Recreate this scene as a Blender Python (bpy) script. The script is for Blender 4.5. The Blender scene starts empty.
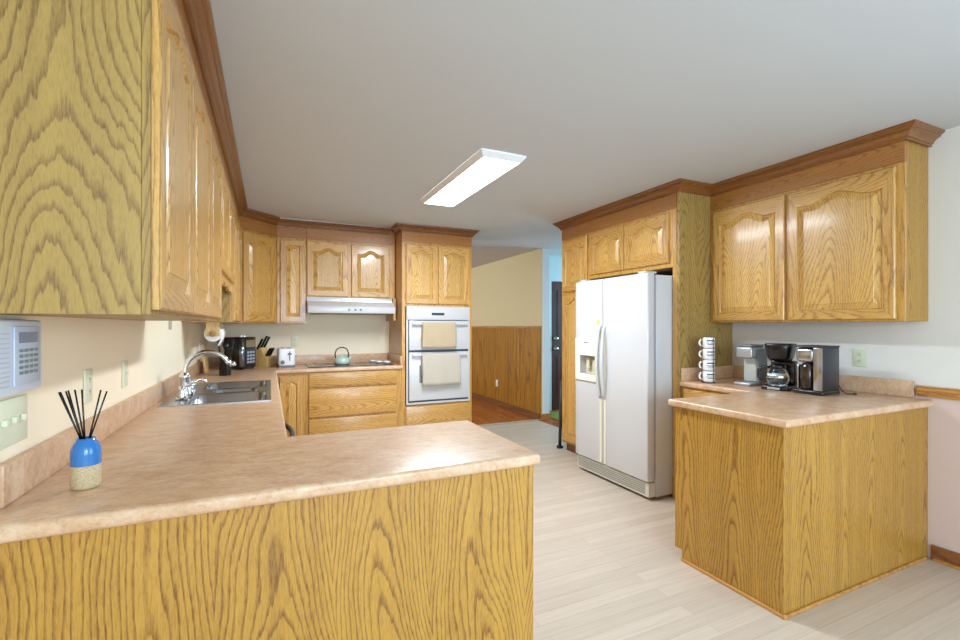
import bpy, bmesh, math, random
from mathutils import Vector, Matrix
PI = math.pi
random.seed(7)
S = bpy.context.scene
C = S.collection

# ------------------------------------------------------------------ camera, world, light, exposure
TH = math.radians(24.69)
cd = bpy.data.cameras.new('camera')
cd.sensor_fit = 'HORIZONTAL'; cd.sensor_width = 36.0
cd.lens = 458.4 / 960 * 36.0
cd.shift_y = 5.9 / 960
cd.clip_start = 0.02
cam = bpy.data.objects.new('camera', cd); C.objects.link(cam)
cam.location = (0, 0, 1.34)
cam.rotation_euler = (PI / 2, 0, -TH)
S.camera = cam

S.view_settings.view_transform = 'Standard'
S.view_settings.look = 'None'
S.view_settings.gamma = 1.0
S.view_settings.use_curve_mapping = False
S.view_settings.exposure = 0.38
S.cycles.use_denoising = True
S.cycles.max_bounces = 10
S.cycles.diffuse_bounces = 6
S.cycles.caustics_reflective = False
S.cycles.caustics_refractive = False

w = bpy.data.worlds.new('sky'); S.world = w; w.use_nodes = True
bg = w.node_tree.nodes['Background']
bg.inputs['Color'].default_value = (0.72, 0.84, 1.0, 1)
bg.inputs['Strength'].default_value = 1.2

def area(name, loc, rot, sx, sy, power, col=(1, 1, 1), spread=180):
    l = bpy.data.lights.new(name, 'AREA'); l.shape = 'RECTANGLE'
    l.size = sx; l.size_y = sy; l.energy = power; l.color = col
    l.spread = math.radians(spread)
    o = bpy.data.objects.new(name, l); C.objects.link(o)
    o.location = loc; o.rotation_euler = rot
    return o
# daylight of rear and right windows, far room and entry, plus added fill lights
area('rear_window_daylight', (1.3, -3.9, 1.45), (PI / 2, 0, 0), 3.0, 1.7, 92, (0.60, 0.84, 1.08))
area('dining_window_daylight', (3.30, -1.4, 1.45), (PI / 2, 0, PI / 2), 2.2, 1.5, 45, (0.62, 0.85, 1.06))
area('left_fill_light', (-0.42, -2.0, 1.45), (PI / 2, 0, -PI / 2), 2.0, 1.4, 55, (0.62, 0.85, 1.06))  # added fill from the left, brightens right-hand cabinets and refrigerator front
dl = bpy.data.lights.new('dining_fill_light', 'POINT'); dl.energy = 60; dl.color = (0.74, 0.89, 1.02); dl.shadow_soft_size = 0.25  # unseen point light added to brighten the near ceiling and left wall
dlo = bpy.data.objects.new('dining_fill_light', dl); C.objects.link(dlo); dlo.location = (0.9, -2.2, 1.6)
area('far_room_daylight', (-1.2, 8.2, 1.5), (PI / 2, 0, -PI / 2), 1.8, 1.4, 85, (0.84, 0.93, 1.0))
area('entry_daylight', (5.75, 5.2, 1.5), (PI / 2, 0, PI / 2), 1.0, 1.6, 45, (0.45, 0.78, 1.0))

# ------------------------------------------------------------------ materials
def lin(c):
    o = []
    for v in c[:3]:
        v /= 255.0
        o.append(v / 12.92 if v <= 0.04045 else ((v + 0.055) / 1.055) ** 2.4)
    return (*o, 1.0)

MATS = {}
def base_mat(name):
    m = bpy.data.materials.new(name); m.use_nodes = True
    nt = m.node_tree
    return m, nt, nt.nodes['Principled BSDF']

def plain(name, rgb, rough=0.5, metal=0.0, coat=0.0, emit=None, es=0.0, bump=0.0, bscale=200, vary=0.0, spec=0.5, trans=0.0, ior=1.45, alpha=1.0):
    if name in MATS: return MATS[name]
    m, nt, b = base_mat(name)
    N, L = nt.nodes, nt.links
    b.inputs['Base Color'].default_value = lin(rgb)
    b.inputs['Roughness'].default_value = rough
    b.inputs['Metallic'].default_value = metal
    b.inputs['Coat Weight'].default_value = coat
    b.inputs['Coat Roughness'].default_value = 0.1
    b.inputs['Specular IOR Level'].default_value = spec
    b.inputs['Transmission Weight'].default_value = trans
    b.inputs['IOR'].default_value = ior
    b.inputs['Alpha'].default_value = alpha
    if emit:
        b.inputs['Emission Color'].default_value = lin(emit); b.inputs['Emission Strength'].default_value = es
    tc = N.new('ShaderNodeTexCoord')
    nz = N.new('ShaderNodeTexNoise'); nz.inputs['Scale'].default_value = bscale; nz.inputs['Detail'].default_value = 3
    L.new(tc.outputs['Object'], nz.inputs['Vector'])
    if bump:
        bp = N.new('ShaderNodeBump'); bp.inputs['Strength'].default_value = bump; bp.inputs['Distance'].default_value = 0.002
        L.new(nz.outputs['Fac'], bp.inputs['Height']); L.new(bp.outputs['Normal'], b.inputs['Normal'])
    if vary:
        r = N.new('ShaderNodeValToRGB')
        c = lin(rgb)
        r.color_ramp.elements[0].position = 0.3; r.color_ramp.elements[1].position = 0.7
        r.color_ramp.elements[0].color = (c[0] * (1 - vary), c[1] * (1 - vary), c[2] * (1 - vary), 1)
        r.color_ramp.elements[1].color = (min(1, c[0] * (1 + vary)), min(1, c[1] * (1 + vary)), min(1, c[2] * (1 + vary)), 1)
        L.new(nz.outputs['Fac'], r.inputs['Fac']); L.new(r.outputs['Color'], b.inputs['Base Color'])
    MATS[name] = m
    return m

def math_node(nt, op, a, b=None):
    n = nt.nodes.new('ShaderNodeMath'); n.operation = op
    for i, v in enumerate((a, b)):
        if v is None: continue
        if isinstance(v, (int, float)): n.inputs[i].default_value = v
        else: nt.links.new(v, n.inputs[i])
    return n.outputs[0]

def oak(name, axis, light, dark, rings=30.0, across=3.2, along=0.42, rough=0.33, coat=0.35, contrast=1.0, jag=1.0, pores=0.5, cathedral=None):
    """flat-sawn oak. cathedral=(half leaf width, rings per metre across, rings per metre along): nested arches;
    otherwise contours of a stretched noise. Short streaks are the pores."""
    if name in MATS: return MATS[name]
    m, nt, b = base_mat(name)
    N, L = nt.nodes, nt.links
    tc = N.new('ShaderNodeTexCoord'); oi = N.new('ShaderNodeObjectInfo')
    off = N.new('ShaderNodeVectorMath'); off.operation = 'ADD'
    cmb = N.new('ShaderNodeCombineXYZ')
    for i, k in enumerate((13.7, 29.3, 47.9)):
        L.new(math_node(nt, 'MULTIPLY', oi.outputs['Random'], k), cmb.inputs[i])
    L.new(tc.outputs['Object'], off.inputs[0]); L.new(cmb.outputs[0], off.inputs[1])
    def mapped(a, l):
        mp = N.new('ShaderNodeMapping')
        sc = [a, a, a]; sc['xyz'.index(axis)] = l
        mp.inputs['Scale'].default_value = sc
        L.new(off.outputs[0], mp.inputs['Vector'])
        return mp.outputs[0]
    def noise(vec, detail, distort=0.0, rough=0.5):
        n = N.new('ShaderNodeTexNoise'); n.inputs['Scale'].default_value = 1.0
        n.inputs['Detail'].default_value = detail; n.inputs['Distortion'].default_value = distort; n.inputs['Roughness'].default_value = rough
        L.new(vec, n.inputs['Vector']); return n.outputs['Fac']
    jg = noise(mapped(48, 5.5), 2.0, 0.0, 0.65)
    if cathedral:
        half, ka, kl = cathedral
        sp = N.new('ShaderNodeSeparateXYZ'); L.new(off.outputs[0], sp.inputs[0])
        rest = [sp.outputs[i] for i in range(3) if 'xyz'[i] != axis]
        ac = math_node(nt, 'ADD', rest[0], rest[1]); al = sp.outputs['xyz'.index(axis)]
        wob = noise(mapped(2.2, 1.1), 1.0)
        ac = math_node(nt, 'ADD', ac, math_node(nt, 'MULTIPLY', wob, 0.22))
        dx = math_node(nt, 'PINGPONG', ac, half)
        rad = math_node(nt, 'SQRT', math_node(nt, 'ADD', math_node(nt, 'MULTIPLY', dx, dx), 0.0012))
        fld = math_node(nt, 'ADD', math_node(nt, 'MULTIPLY', rad, ka), math_node(nt, 'MULTIPLY', al, kl))
        fld = math_node(nt, 'ADD', fld, math_node(nt, 'MULTIPLY', noise(mapped(5.0, 2.2), 1.0), 5.0))
    else:
        fld = math_node(nt, 'MULTIPLY', noise(mapped(across, along), 1.5, 0.15, 0.4), rings)
    ring = math_node(nt, 'FRACT', math_node(nt, 'ADD', fld, math_node(nt, 'MULTIPLY', jg, jag)))
    r = N.new('ShaderNodeValToRGB'); e = r.color_ramp.elements
    e[0].position = 0.0; e[0].color = (0.2, 0.2, 0.2, 1)
    e[1].position = 1.0; e[1].color = (0.06, 0.06, 0.06, 1)
    x = e.new(0.07); x.color = (1, 1, 1, 1)
    x = e.new(0.20); x.color = (0.75, 0.75, 0.75, 1)
    x = e.new(0.42); x.color = (0.10, 0.10, 0.10, 1)
    L.new(ring, r.inputs['Fac'])
    pore = noise(mapped(300, 38.0), 2.0, 0.0, 0.7)
    pr = N.new('ShaderNodeValToRGB')
    pr.color_ramp.elements[0].position = 0.44; pr.color_ramp.elements[1].position = 0.66
    L.new(pore, pr.inputs['Fac'])
    streak = noise(mapped(22, 0.8), 2.0)
    band = math_node(nt, 'MULTIPLY', r.outputs['Color'], 0.75 * contrast)
    pp = math_node(nt, 'MULTIPLY', pr.outputs['Color'], math_node(nt, 'ADD', math_node(nt, 'MULTIPLY', r.outputs['Color'], 0.35 * pores), 0.6 * pores))
    f = math_node(nt, 'ADD', band, pp)
    f = math_node(nt, 'ADD', f, math_node(nt, 'MULTIPLY', math_node(nt, 'SUBTRACT', streak, 0.5), 0.7))
    cl = N.new('ShaderNodeClamp'); L.new(f, cl.inputs['Value'])
    mx = N.new('ShaderNodeMix'); mx.data_type = 'RGBA'
    mx.inputs['A'].default_value = lin(light); mx.inputs['B'].default_value = lin(dark)
    L.new(cl.outputs[0], mx.inputs['Factor'])
    hsv = N.new('ShaderNodeHueSaturation')
    L.new(mx.outputs['Result'], hsv.inputs['Color'])
    L.new(math_node(nt, 'ADD', math_node(nt, 'MULTIPLY', oi.outputs['Random'], 0.14), 0.93), hsv.inputs['Value'])
    L.new(hsv.outputs['Color'], b.inputs['Base Color'])
    b.inputs['Roughness'].default_value = rough
    b.inputs['Coat Weight'].default_value = coat; b.inputs['Coat Roughness'].default_value = 0.14
    bp = N.new('ShaderNodeBump'); bp.inputs['Strength'].default_value = 0.12; bp.inputs['Distance'].default_value = 0.001
    bp.invert = True
    L.new(pr.outputs['Color'], bp.inputs['Height']); L.new(bp.outputs['Normal'], b.inputs['Normal'])
    MATS[name] = m
    return m

# honey oak of doors / darker stained crown / yellow veneer of end panels
DOOR_V = oak('oak_door_vertical', 'z', (212, 166, 92), (140, 92, 38), rings=34, across=5.0, along=0.4, contrast=0.7)
DOOR_H = oak('oak_door_horizontal', 'x', (210, 163, 88), (140, 92, 38), contrast=0.75, cathedral=(0.11, 75, 9))
PANEL_V = oak('oak_raised_panel', 'z', (214, 170, 94), (140, 94, 40), contrast=0.75, cathedral=(0.13, 75, 9))
FRAME_V = oak('oak_face_frame', 'z', (206, 156, 78), (140, 92, 38), rings=26, across=6.0, along=0.4, contrast=0.7)
FRIEZE = oak('oak_frieze', 'x', (176, 118, 56), (114, 72, 30), contrast=0.8, cathedral=(0.10, 90, 9))
CROWN = oak('oak_crown_stained', 'y', (134, 84, 38), (92, 54, 24), rings=9, across=14.0, along=0.5, contrast=0.6)
VENEER = oak('oak_veneer', 'z', (172, 142, 76), (112, 82, 46), rough=0.5, coat=0.1, jag=1.1, pores=0.42, contrast=0.85, cathedral=(0.19, 48, 9))
VENEER_W = oak('oak_veneer_warm', 'z', (182, 136, 54), (116, 74, 24), rough=0.45, coat=0.15, jag=1.0, pores=0.5, contrast=0.9, cathedral=(0.14, 75, 5))
RAIL = oak('oak_rail_trim', 'y', (194, 140, 72), (146, 94, 44), rings=8, across=9.0, along=0.5)
BASEB = oak('oak_baseboard', 'y', (132, 80, 42), (96, 56, 28), rings=8, across=9.0, along=0.5)
PANELING = oak('wood_paneling', 'z', (168, 116, 26), (104, 62, 10), rings=14, across=4.0, along=0.3, contrast=0.9)
BLOCK = oak('light_block_wood', 'z', (224, 184, 118), (190, 144, 84), rings=6, across=16, along=1.0, contrast=0.7)
DARKDOOR = oak('dark_door_wood', 'z', (84, 42, 34), (54, 24, 20), rings=12, across=5, along=0.4, contrast=0.8)

def laminate(name):
    m, nt, b = base_mat(name); N, L = nt.nodes, nt.links
    tc = N.new('ShaderNodeTexCoord')
    mp = N.new('ShaderNodeMapping'); mp.inputs['Rotation'].default_value = (0, 0, 0.6); mp.inputs['Scale'].default_value = (1.0, 1.7, 1.2)
    L.new(tc.outputs['Object'], mp.inputs['Vector'])
    def nz(s, d, r=0.6):
        n = N.new('ShaderNodeTexNoise'); n.inputs['Scale'].default_value = s; n.inputs['Detail'].default_value = d; n.inputs['Roughness'].default_value = r
        L.new(mp.outputs[0], n.inputs['Vector']); return n.outputs['Fac']
    r1 = N.new('ShaderNodeValToRGB'); e = r1.color_ramp.elements
    e[0].position = 0.34; e[0].color = lin((186, 142, 106))
    e[1].position = 0.66; e[1].color = lin((218, 190, 160))
    x = e.new(0.5); x.color = lin((206, 168, 132))
    L.new(nz(10.0, 9, 0.80), r1.inputs['Fac'])
    r2 = N.new('ShaderNodeValToRGB'); e = r2.color_ramp.elements
    e[0].position = 0.52; e[0].color = (0, 0, 0, 1); e[1].position = 0.70; e[1].color = (0.45, 0.45, 0.45, 1)
    L.new(nz(55, 5, 0.7), r2.inputs['Fac'])
    mx = N.new('ShaderNodeMix'); mx.data_type = 'RGBA'
    L.new(r2.outputs['Color'], mx.inputs['Factor']); L.new(r1.outputs['Color'], mx.inputs['A']); mx.inputs['B'].default_value = lin((150, 118, 104))
    r3 = N.new('ShaderNodeValToRGB'); e = r3.color_ramp.elements
    e[0].position = 0.56; e[0].color = (0, 0, 0, 1); e[1].position = 0.70; e[1].color = (0.32, 0.32, 0.32, 1)
    L.new(nz(28, 6, 0.7), r3.inputs['Fac'])
    m2 = N.new('ShaderNodeMix'); m2.data_type = 'RGBA'
    L.new(r3.outputs['Color'], m2.inputs['Factor']); L.new(mx.outputs['Result'], m2.inputs['A']); m2.inputs['B'].default_value = lin((224, 208, 194))
    L.new(m2.outputs['Result'], b.inputs['Base Color'])
    b.inputs['Roughness'].default_value = 0.38; b.inputs['Coat Weight'].default_value = 0.35; b.inputs['Coat Roughness'].default_value = 0.22
    MATS[name] = m
    return m
LAM = laminate('mottled_laminate')

def planks(name, c1, c2, cm, axis='x', width=1.1, row=0.076, rough=0.4, coat=0.1):
    m, nt, b = base_mat(name); N, L = nt.nodes, nt.links
    tc = N.new('ShaderNodeTexCoord')
    mp = N.new('ShaderNodeMapping')
    if axis == 'y': mp.inputs['Rotation'].default_value = (0, 0, PI / 2)
    L.new(tc.outputs['Object'], mp.inputs['Vector'])
    bk = N.new('ShaderNodeTexBrick'); bk.offset = 0.37; bk.offset_frequency = 2; bk.squash = 1.0
    bk.inputs['Scale'].default_value = 1.0; bk.inputs['Brick Width'].default_value = width; bk.inputs['Row Height'].default_value = row
    bk.inputs['Mortar Size'].default_value = 0.0012; bk.inputs['Mortar Smooth'].default_value = 0.3; bk.inputs['Bias'].default_value = 0.0
    bk.inputs['Color1'].default_value = lin(c1); bk.inputs['Color2'].default_value = lin(c2); bk.inputs['Mortar'].default_value = lin(cm)
    L.new(mp.outputs[0], bk.inputs['Vector'])
    m3 = N.new('ShaderNodeMapping'); m3.inputs['Scale'].default_value = (2.2, 60, 1); L.new(mp.outputs[0], m3.inputs['Vector'])
    nz = N.new('ShaderNodeTexNoise'); nz.inputs['Scale'].default_value = 1.0; nz.inputs['Detail'].default_value = 5; nz.inputs['Distortion'].default_value = 0.6
    L.new(m3.outputs[0], nz.inputs['Vector'])
    r = N.new('ShaderNodeValToRGB'); r.color_ramp.elements[0].position = 0.3; r.color_ramp.elements[0].color = (0.90, 0.88, 0.86, 1)
    r.color_ramp.elements[1].position = 0.62; r.color_ramp.elements[1].color = (1, 1, 1, 1)
    L.new(nz.outputs['Fac'], r.inputs['Fac'])
    mu = N.new('ShaderNodeMix'); mu.data_type = 'RGBA'; mu.blend_type = 'MULTIPLY'; mu.inputs['Factor'].default_value = 1.0
    L.new(bk.outputs['Color'], mu.inputs['A']); L.new(r.outputs['Color'], mu.inputs['B'])
    L.new(mu.outputs['Result'], b.inputs['Base Color'])
    b.inputs['Roughness'].default_value = rough; b.inputs['Coat Weight'].default_value = coat; b.inputs['Coat Roughness'].default_value = 0.25
    MATS[name] = m
    return m
FLOOR = planks('whitewashed_oak_floor', (206, 191, 173), (193, 178, 160), (172, 157, 139))
FLOOR2 = planks('amber_oak_floor', (196, 112, 52), (164, 84, 36), (96, 48, 22), axis='y', row=0.06, rough=0.25, coat=0.4)

WALL = plain('cream_wall_paint', (244, 230, 202), 0.8, bump=0.05, bscale=300)
WALLR = plain('off_white_wall_paint', (214, 211, 204), 0.8, bump=0.05, bscale=300)
PINK = plain('pink_wall_paint', (208, 184, 174), 0.8, bump=0.05, bscale=300)
TAN = plain('tan_wall_paint', (214, 204, 164), 0.8, bump=0.05, bscale=300)
CEIL = plain('ceiling_paint', (194, 198, 202), 0.9, bump=0.08, bscale=250)
WHITE = plain('white_trim_paint', (232, 234, 238), 0.4)
APPL = plain('white_appliance_enamel', (200, 200, 201), 0.22, coat=0.4, bump=0.02, bscale=500)
APPL_B = plain('almond_plastic', (228, 222, 200), 0.4)
BLUEW = plain('pale_blue_plastic', (214, 222, 232), 0.45)
GREYP = plain('grey_plastic', (120, 124, 128), 0.5)
DGREY = plain('dark_grey_plastic', (52, 54, 58), 0.4)
BLACK = plain('black_plastic', (18, 18, 20), 0.25, coat=0.3)
GLASSB = plain('black_glass', (14, 16, 20), 0.06, coat=0.5)
STEEL = plain('brushed_steel', (186, 194, 206), 0.22, metal=1.0, bump=0.03, bscale=400)
CHROME = plain('chrome', (224, 228, 232), 0.08, metal=1.0)
SILVER = plain('silver_plastic', (182, 186, 190), 0.32, metal=0.6)
PLATE = plain('ivory_switch_plate', (220, 222, 194), 0.4)
PLATE_G = plain('sage_switch_plate', (196, 204, 176), 0.4)
CERW = plain('white_ceramic', (240, 240, 240), 0.15, coat=0.5)
MINT = plain('mint_enamel', (182, 204, 190), 0.2, coat=0.5)
BLUEG = plain('blue_glaze', (36, 116, 188), 0.18, coat=0.6)
STONE = plain('speckled_stoneware', (196, 178, 140), 0.7, vary=0.25, bscale=260, bump=0.2)
TOWEL = plain('tan_terry_cloth', (184, 166, 136), 0.95, bump=0.5, bscale=420, vary=0.06)
TOWEL2 = plain('cream_terry_cloth', (188, 180, 164), 0.95, bump=0.5, bscale=420, vary=0.06)
PAPER = plain('white_paper', (244, 244, 242), 0.9, bump=0.1, bscale=300)
CARD = plain('cardboard', (176, 130, 80), 0.8)
CGLASS = plain('clear_glass', (235, 240, 240), 0.03, trans=1.0, ior=1.45)
SMOKE = plain('smoked_plastic', (70, 60, 54), 0.08, trans=0.75, ior=1.45)
COFFEE = plain('dark_coffee_reservoir', (48, 34, 26), 0.1, coat=0.5)
DIFF = plain('light_diffuser', (255, 255, 255), 0.5, emit=(250, 252, 255), es=5.0)
LCD = plain('lcd_grey', (120, 128, 150), 0.2)
BRASS = plain('brushed_nickel', (190, 190, 190), 0.25, metal=1.0)
RUG = plain('green_rug_pile', (124, 128, 60), 0.95, bump=0.6, bscale=160, vary=0.2)
NAVY = plain('navy_print', (40, 48, 66), 0.5)
STICKER = plain('yellow_green_paper', (214, 220, 110), 0.7)

# ------------------------------------------------------------------ mesh helpers
def nbm(): return bmesh.new()

def box(bm, x0, x1, y0, y1, z0, z1, bev=0.0, seg=2, mi=0):
    vs = [bm.verts.new(p) for p in ((x0, y0, z0), (x1, y0, z0), (x1, y1, z0), (x0, y1, z0), (x0, y0, z1), (x1, y0, z1), (x1, y1, z1), (x0, y1, z1))]
    fs = [bm.faces.new([vs[i] for i in q]) for q in ((3, 2, 1, 0), (4, 5, 6, 7), (0, 1, 5, 4), (1, 2, 6, 5), (2, 3, 7, 6), (3, 0, 4, 7))]
    for f in fs: f.material_index = mi
    if bev:
        es = list({e for f in fs for e in f.edges})
        r = bmesh.ops.bevel(bm, geom=es, offset=bev, segments=seg, profile=0.5, affect='EDGES', clamp_overlap=True)
        for f in r['faces']: f.material_index = mi
    return vs

def obox(bm, c, size, rot, bev=0.0, seg=2, mi=0):
    """oriented box: centre, size, rotation matrix (3x3)"""
    t = nbm(); box(t, -size[0] / 2, size[0] / 2, -size[1] / 2, size[1] / 2, -size[2] / 2, size[2] / 2, bev, seg, mi)
    M = Matrix.Translation(c) @ rot.to_4x4()
    merge(bm, t, M)

def merge(bm, t, M=None):
    mp = {}
    for v in t.verts: mp[v] = bm.verts.new(M @ v.co if M else v.co)
    for f in t.faces:
        try:
            n = bm.faces.new([mp[v] for v in f.verts]); n.material_index = f.material_index; n.smooth = f.smooth
        except ValueError: pass
    t.free()

def lathe(bm, prof, cx=0, cy=0, seg=24, mi=0, M=None):
    rings = []
    for r, z in prof:
        if r < 1e-6:
            p = Vector((cx, cy, z)); rings.append([bm.verts.new(M @ p if M else p)])
        else:
            ring = []
            for i in range(seg):
                a = 2 * PI * i / seg; p = Vector((cx + r * math.cos(a), cy + r * math.sin(a), z))
                ring.append(bm.verts.new(M @ p if M else p))
            rings.append(ring)
    for a, b in zip(rings, rings[1:]):
        for i in range(seg):
            j = (i + 1) % seg
            if len(a) == 1 and len(b) == 1: continue
            if len(a) == 1: f = bm.faces.new((a[0], b[j], b[i]))
            elif len(b) == 1: f = bm.faces.new((a[i], a[j], b[0]))
            else: f = bm.faces.new((a[i], a[j], b[j], b[i]))
            f.smooth = True; f.material_index = mi
    return rings

def tube(bm, pts, r, seg=10, mi=0, caps=True):
    pts = [Vector(p) for p in pts]
    rs = r if isinstance(r, (list, tuple)) else [r] * len(pts)
    up = None; rings = []
    for i, p in enumerate(pts):
        d = (pts[min(i + 1, len(pts) - 1)] - pts[max(i - 1, 0)]).normalized()
        if up is None:
            up = Vector((0, 0, 1)) if abs(d.z) < 0.9 else Vector((1, 0, 0))
        n = (up - d * up.dot(d)).normalized(); bb = d.cross(n); up = n
        rings.append([bm.verts.new(p + (n * math.cos(2 * PI * k / seg) + bb * math.sin(2 * PI * k / seg)) * rs[i]) for k in range(seg)])
    for a, b in zip(rings, rings[1:]):
        for k in range(seg):
            f = bm.faces.new((a[k], a[(k + 1) % seg], b[(k + 1) % seg], b[k])); f.smooth = True; f.material_index = mi
    if caps:
        f = bm.faces.new(rings[0][::-1]); f.material_index = mi
        f = bm.faces.new(rings[-1]); f.material_index = mi

def cells(bm, xs, ys, inside, z0, z1, plane='xy', mi=0):
    """extruded sheet made from the grid cells that lie inside; returns outer top edges"""
    V = {}
    def P(i, j, z):
        k = (i, j, z)
        if k not in V:
            V[k] = bm.verts.new((xs[i], ys[j], z) if plane == 'xy' else (xs[i], z, ys[j]))
        return V[k]
    cs = {(i, j) for i in range(len(xs) - 1) for j in range(len(ys) - 1) if inside((xs[i] + xs[i + 1]) / 2, (ys[j] + ys[j + 1]) / 2)}
    for i, j in cs:
        bm.faces.new((P(i, j, z1), P(i + 1, j, z1), P(i + 1, j + 1, z1), P(i, j + 1, z1)))
        bm.faces.new((P(i, j, z0), P(i, j + 1, z0), P(i + 1, j + 1, z0), P(i + 1, j, z0)))
        for (di, dj, a, b) in ((-1, 0, (i, j + 1), (i, j)), (1, 0, (i + 1, j), (i + 1, j + 1)), (0, -1, (i, j), (i + 1, j)), (0, 1, (i + 1, j + 1), (i, j + 1))):
            if (i + di, j + dj) not in cs:
                bm.faces.new((P(*a, z0), P(*b, z0), P(*b, z1), P(*a, z1)))
    bm.normal_update()
    bmesh.ops.recalc_face_normals(bm, faces=bm.faces)

def obj(name, bm, mats, parent=None, smooth=False, loc=None, auto=None):
    bmesh.ops.recalc_face_normals(bm, faces=bm.faces)
    me = bpy.data.meshes.new(name); bm.to_mesh(me); bm.free()
    for m in (mats if isinstance(mats, (list, tuple)) else [mats]): me.materials.append(m)
    if smooth:
        for p in me.polygons: p.use_smooth = True
    o = bpy.data.objects.new(name, me); C.objects.link(o)
    if parent: o.parent = parent
    if loc: o.location = loc
    return o

def smooth_by_angle(o, deg=35):
    me = o.data
    b = bmesh.new(); b.from_mesh(me)
    for f in b.faces: f.smooth = True
    for e in b.edges:
        if len(e.link_faces) == 2 and e.calc_face_angle(0) > math.radians(deg): e.smooth = False
    b.to_mesh(me); b.free()
    return o

def thing(name, label, cat, loc=(0, 0, 0), rotz=0, group=None):
    o = bpy.data.objects.new(name, None); C.objects.link(o)
    o.empty_display_size = 0.1
    o.location = loc; o.rotation_euler = (0, 0, rotz)
    o['label'] = label; o['category'] = cat
    if group: o['group'] = group
    return o

def tag(o, label, cat, group=None):
    o['label'] = label; o['category'] = cat
    if group: o['group'] = group
    return o

def struct(name, bm, mats, label=None):
    o = obj(name, bm, mats); o['kind'] = 'structure'
    if label: o['label'] = label
    return o

def boxobj(name, d, mat, parent, bev=0.0, seg=2):
    b = nbm(); box(b, *d, bev, seg); return smooth_by_angle(obj(name, b, mat, parent), 30) if bev else obj(name, b, mat, parent)

# ------------------------------------------------------------------ room shell
XL, XR, YB, ZC = -0.58, 3.465, 5.47, 2.445
YR = -4.2
b = nbm(); box(b, XL - 0.1, XR, YR - 0.1, 5.59, -0.1, 0.0); struct('floor', b, FLOOR)
b = nbm(); box(b, -1.6, 5.9, 5.591, 10.0, -0.1, 0.0); box(b, XR + 0.001, 5.9, 3.6, 5.591, -0.1, 0.0); struct('floor_far_room', b, FLOOR2)
b = nbm(); box(b, -1.6, 5.95, YR - 0.1, 10.0, ZC, ZC + 0.1); struct('ceiling', b, CEIL)
b = nbm(); box(b, XL - 0.1, XL, -0.9, 5.59, 0, ZC); box(b, XL - 0.1, XL, YR, -3.1, 0, ZC); box(b, XL - 0.1, XL, -3.1, -0.9, 0, 0.7); box(b, XL - 0.1, XL, -3.1, -0.9, 2.2, ZC); struct('wall_left', b, WALL)
b = nbm()
for y in (-3.1, -2.025, -0.95): box(b, XL - 0.08, XL - 0.03, y, y + 0.05, 0.7, 2.2)
for z in (0.7, 2.15): box(b, XL - 0.08, XL - 0.03, -3.05, -0.95, z, z + 0.05)
struct('added_window', b, WHITE)  # unseen left window and its opening, added to go with the left fill
b = nbm(); box(b, XL, 2.145, YB, 5.59, 0, ZC); struct('wall_back', b, WALL)
b = nbm()
for (y0, y1) in ((-2.5, -0.3),):
    box(b, XR, XR + 0.16, YR, y0, 0.96, ZC, mi=0); box(b, XR, XR + 0.16, y1, 4.113, 0.96, ZC, mi=0)
    box(b, XR, XR + 0.16, y0, y1, 2.2, ZC, mi=0)
box(b, XR, XR + 0.16, YR, 4.113, 0, 0.96, mi=1)
struct('wall_right', b, [WALLR, PINK])
# wall beyond the opening: tan above, boards below
b = nbm(); box(b, 3.53, 3.65, 5.565, 10.0, 0, ZC); struct('wall_far_room', b, TAN)
b = nbm(); box(b, -1.6, 3.53, 9.9, 10.0, 0, ZC); struct('wall_far_room_back', b, TAN)
b = nbm(); box(b, -1.7, -1.6, 5.59, 10.0, 0, ZC); struct('wall_far_room_left', b, TAN)
b = nbm(); box(b, -1.6, XL - 0.1, 5.49, 5.59, 0, ZC); struct('wall_far_room_front', b, TAN)
ENT = plain('pale_blue_wall_paint', (206, 220, 226), 0.8, bump=0.05, bscale=300)
b = nbm(); box(b, 3.65, 4.06, 6.12, 6.22, 0, ZC); box(b, 4.97, 5.9, 6.12, 6.22, 0, ZC); box(b, 4.06, 4.97, 6.12, 6.22, 2.05, ZC); struct('wall_entry_back', b, ENT)
b = nbm(); box(b, 5.9, 6.0, 3.6, 6.22, 0, ZC); struct('wall_entry_right', b, ENT)
b = nbm(); box(b, 3.62, 5.9, 3.5, 3.6, 0, ZC); struct('wall_entry_front', b, ENT)
# rear wall with a wide window
b = nbm()
for d in ((XL, -0.3, 0, ZC), (2.9, XR, 0, ZC), (-0.3, 2.9, 0, 0.55), (-0.3, 2.9, 2.3, ZC)):
    box(b, d[0], d[1], YR - 0.1, YR, d[2], d[3])
struct('wall_rear', b, WALLR)
b = nbm()
for x in (-0.3, 0.74, 1.81, 2.85): box(b, x, x + 0.05, YR - 0.07, YR - 0.02, 0.55, 2.3)
for z in (0.55, 2.25): box(b, -0.25, 2.85, YR - 0.07, YR - 0.02, z, z + 0.05)
struct('window_1', b, WHITE)
b = nbm()
for y in (-2.5, -1.42, -0.35): box(b, XR + 0.03, XR + 0.08, y, y + 0.05, 0.96, 2.2)
for z in (0.96, 2.15): box(b, XR + 0.03, XR + 0.08, -2.45, -0.35, z, z + 0.05)
struct('window_2', b, WHITE)

# boards of the far-room wainscot: shallow V grooves between uneven boards
b = nbm(); y = 5.58; k = 0
while y < 9.88:
    wd = (0.10, 0.14, 0.07, 0.12, 0.17)[k % 5]; k += 1
    y1 = min(y + wd, 9.89)
    box(b, 3.516, 3.529, y + 0.0012, y1 - 0.0012, 0.0, 1.30); y = y1
struct('trim_1', b, PANELING, 'vertical board wainscot of the far room')
b = nbm(); box(b, 3.50, 3.529, 5.57, 9.89, 1.30, 1.335, 0.004); struct('trim_2', b, RAIL)
b = nbm(); box(b, 3.498, 3.515, 5.60, 9.89, 0.0, 0.085, 0.003); box(b, 3.485, 3.498, 5.60, 9.89, 0, 0.02, 0.004); struct('trim_3', b, BASEB)
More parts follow.
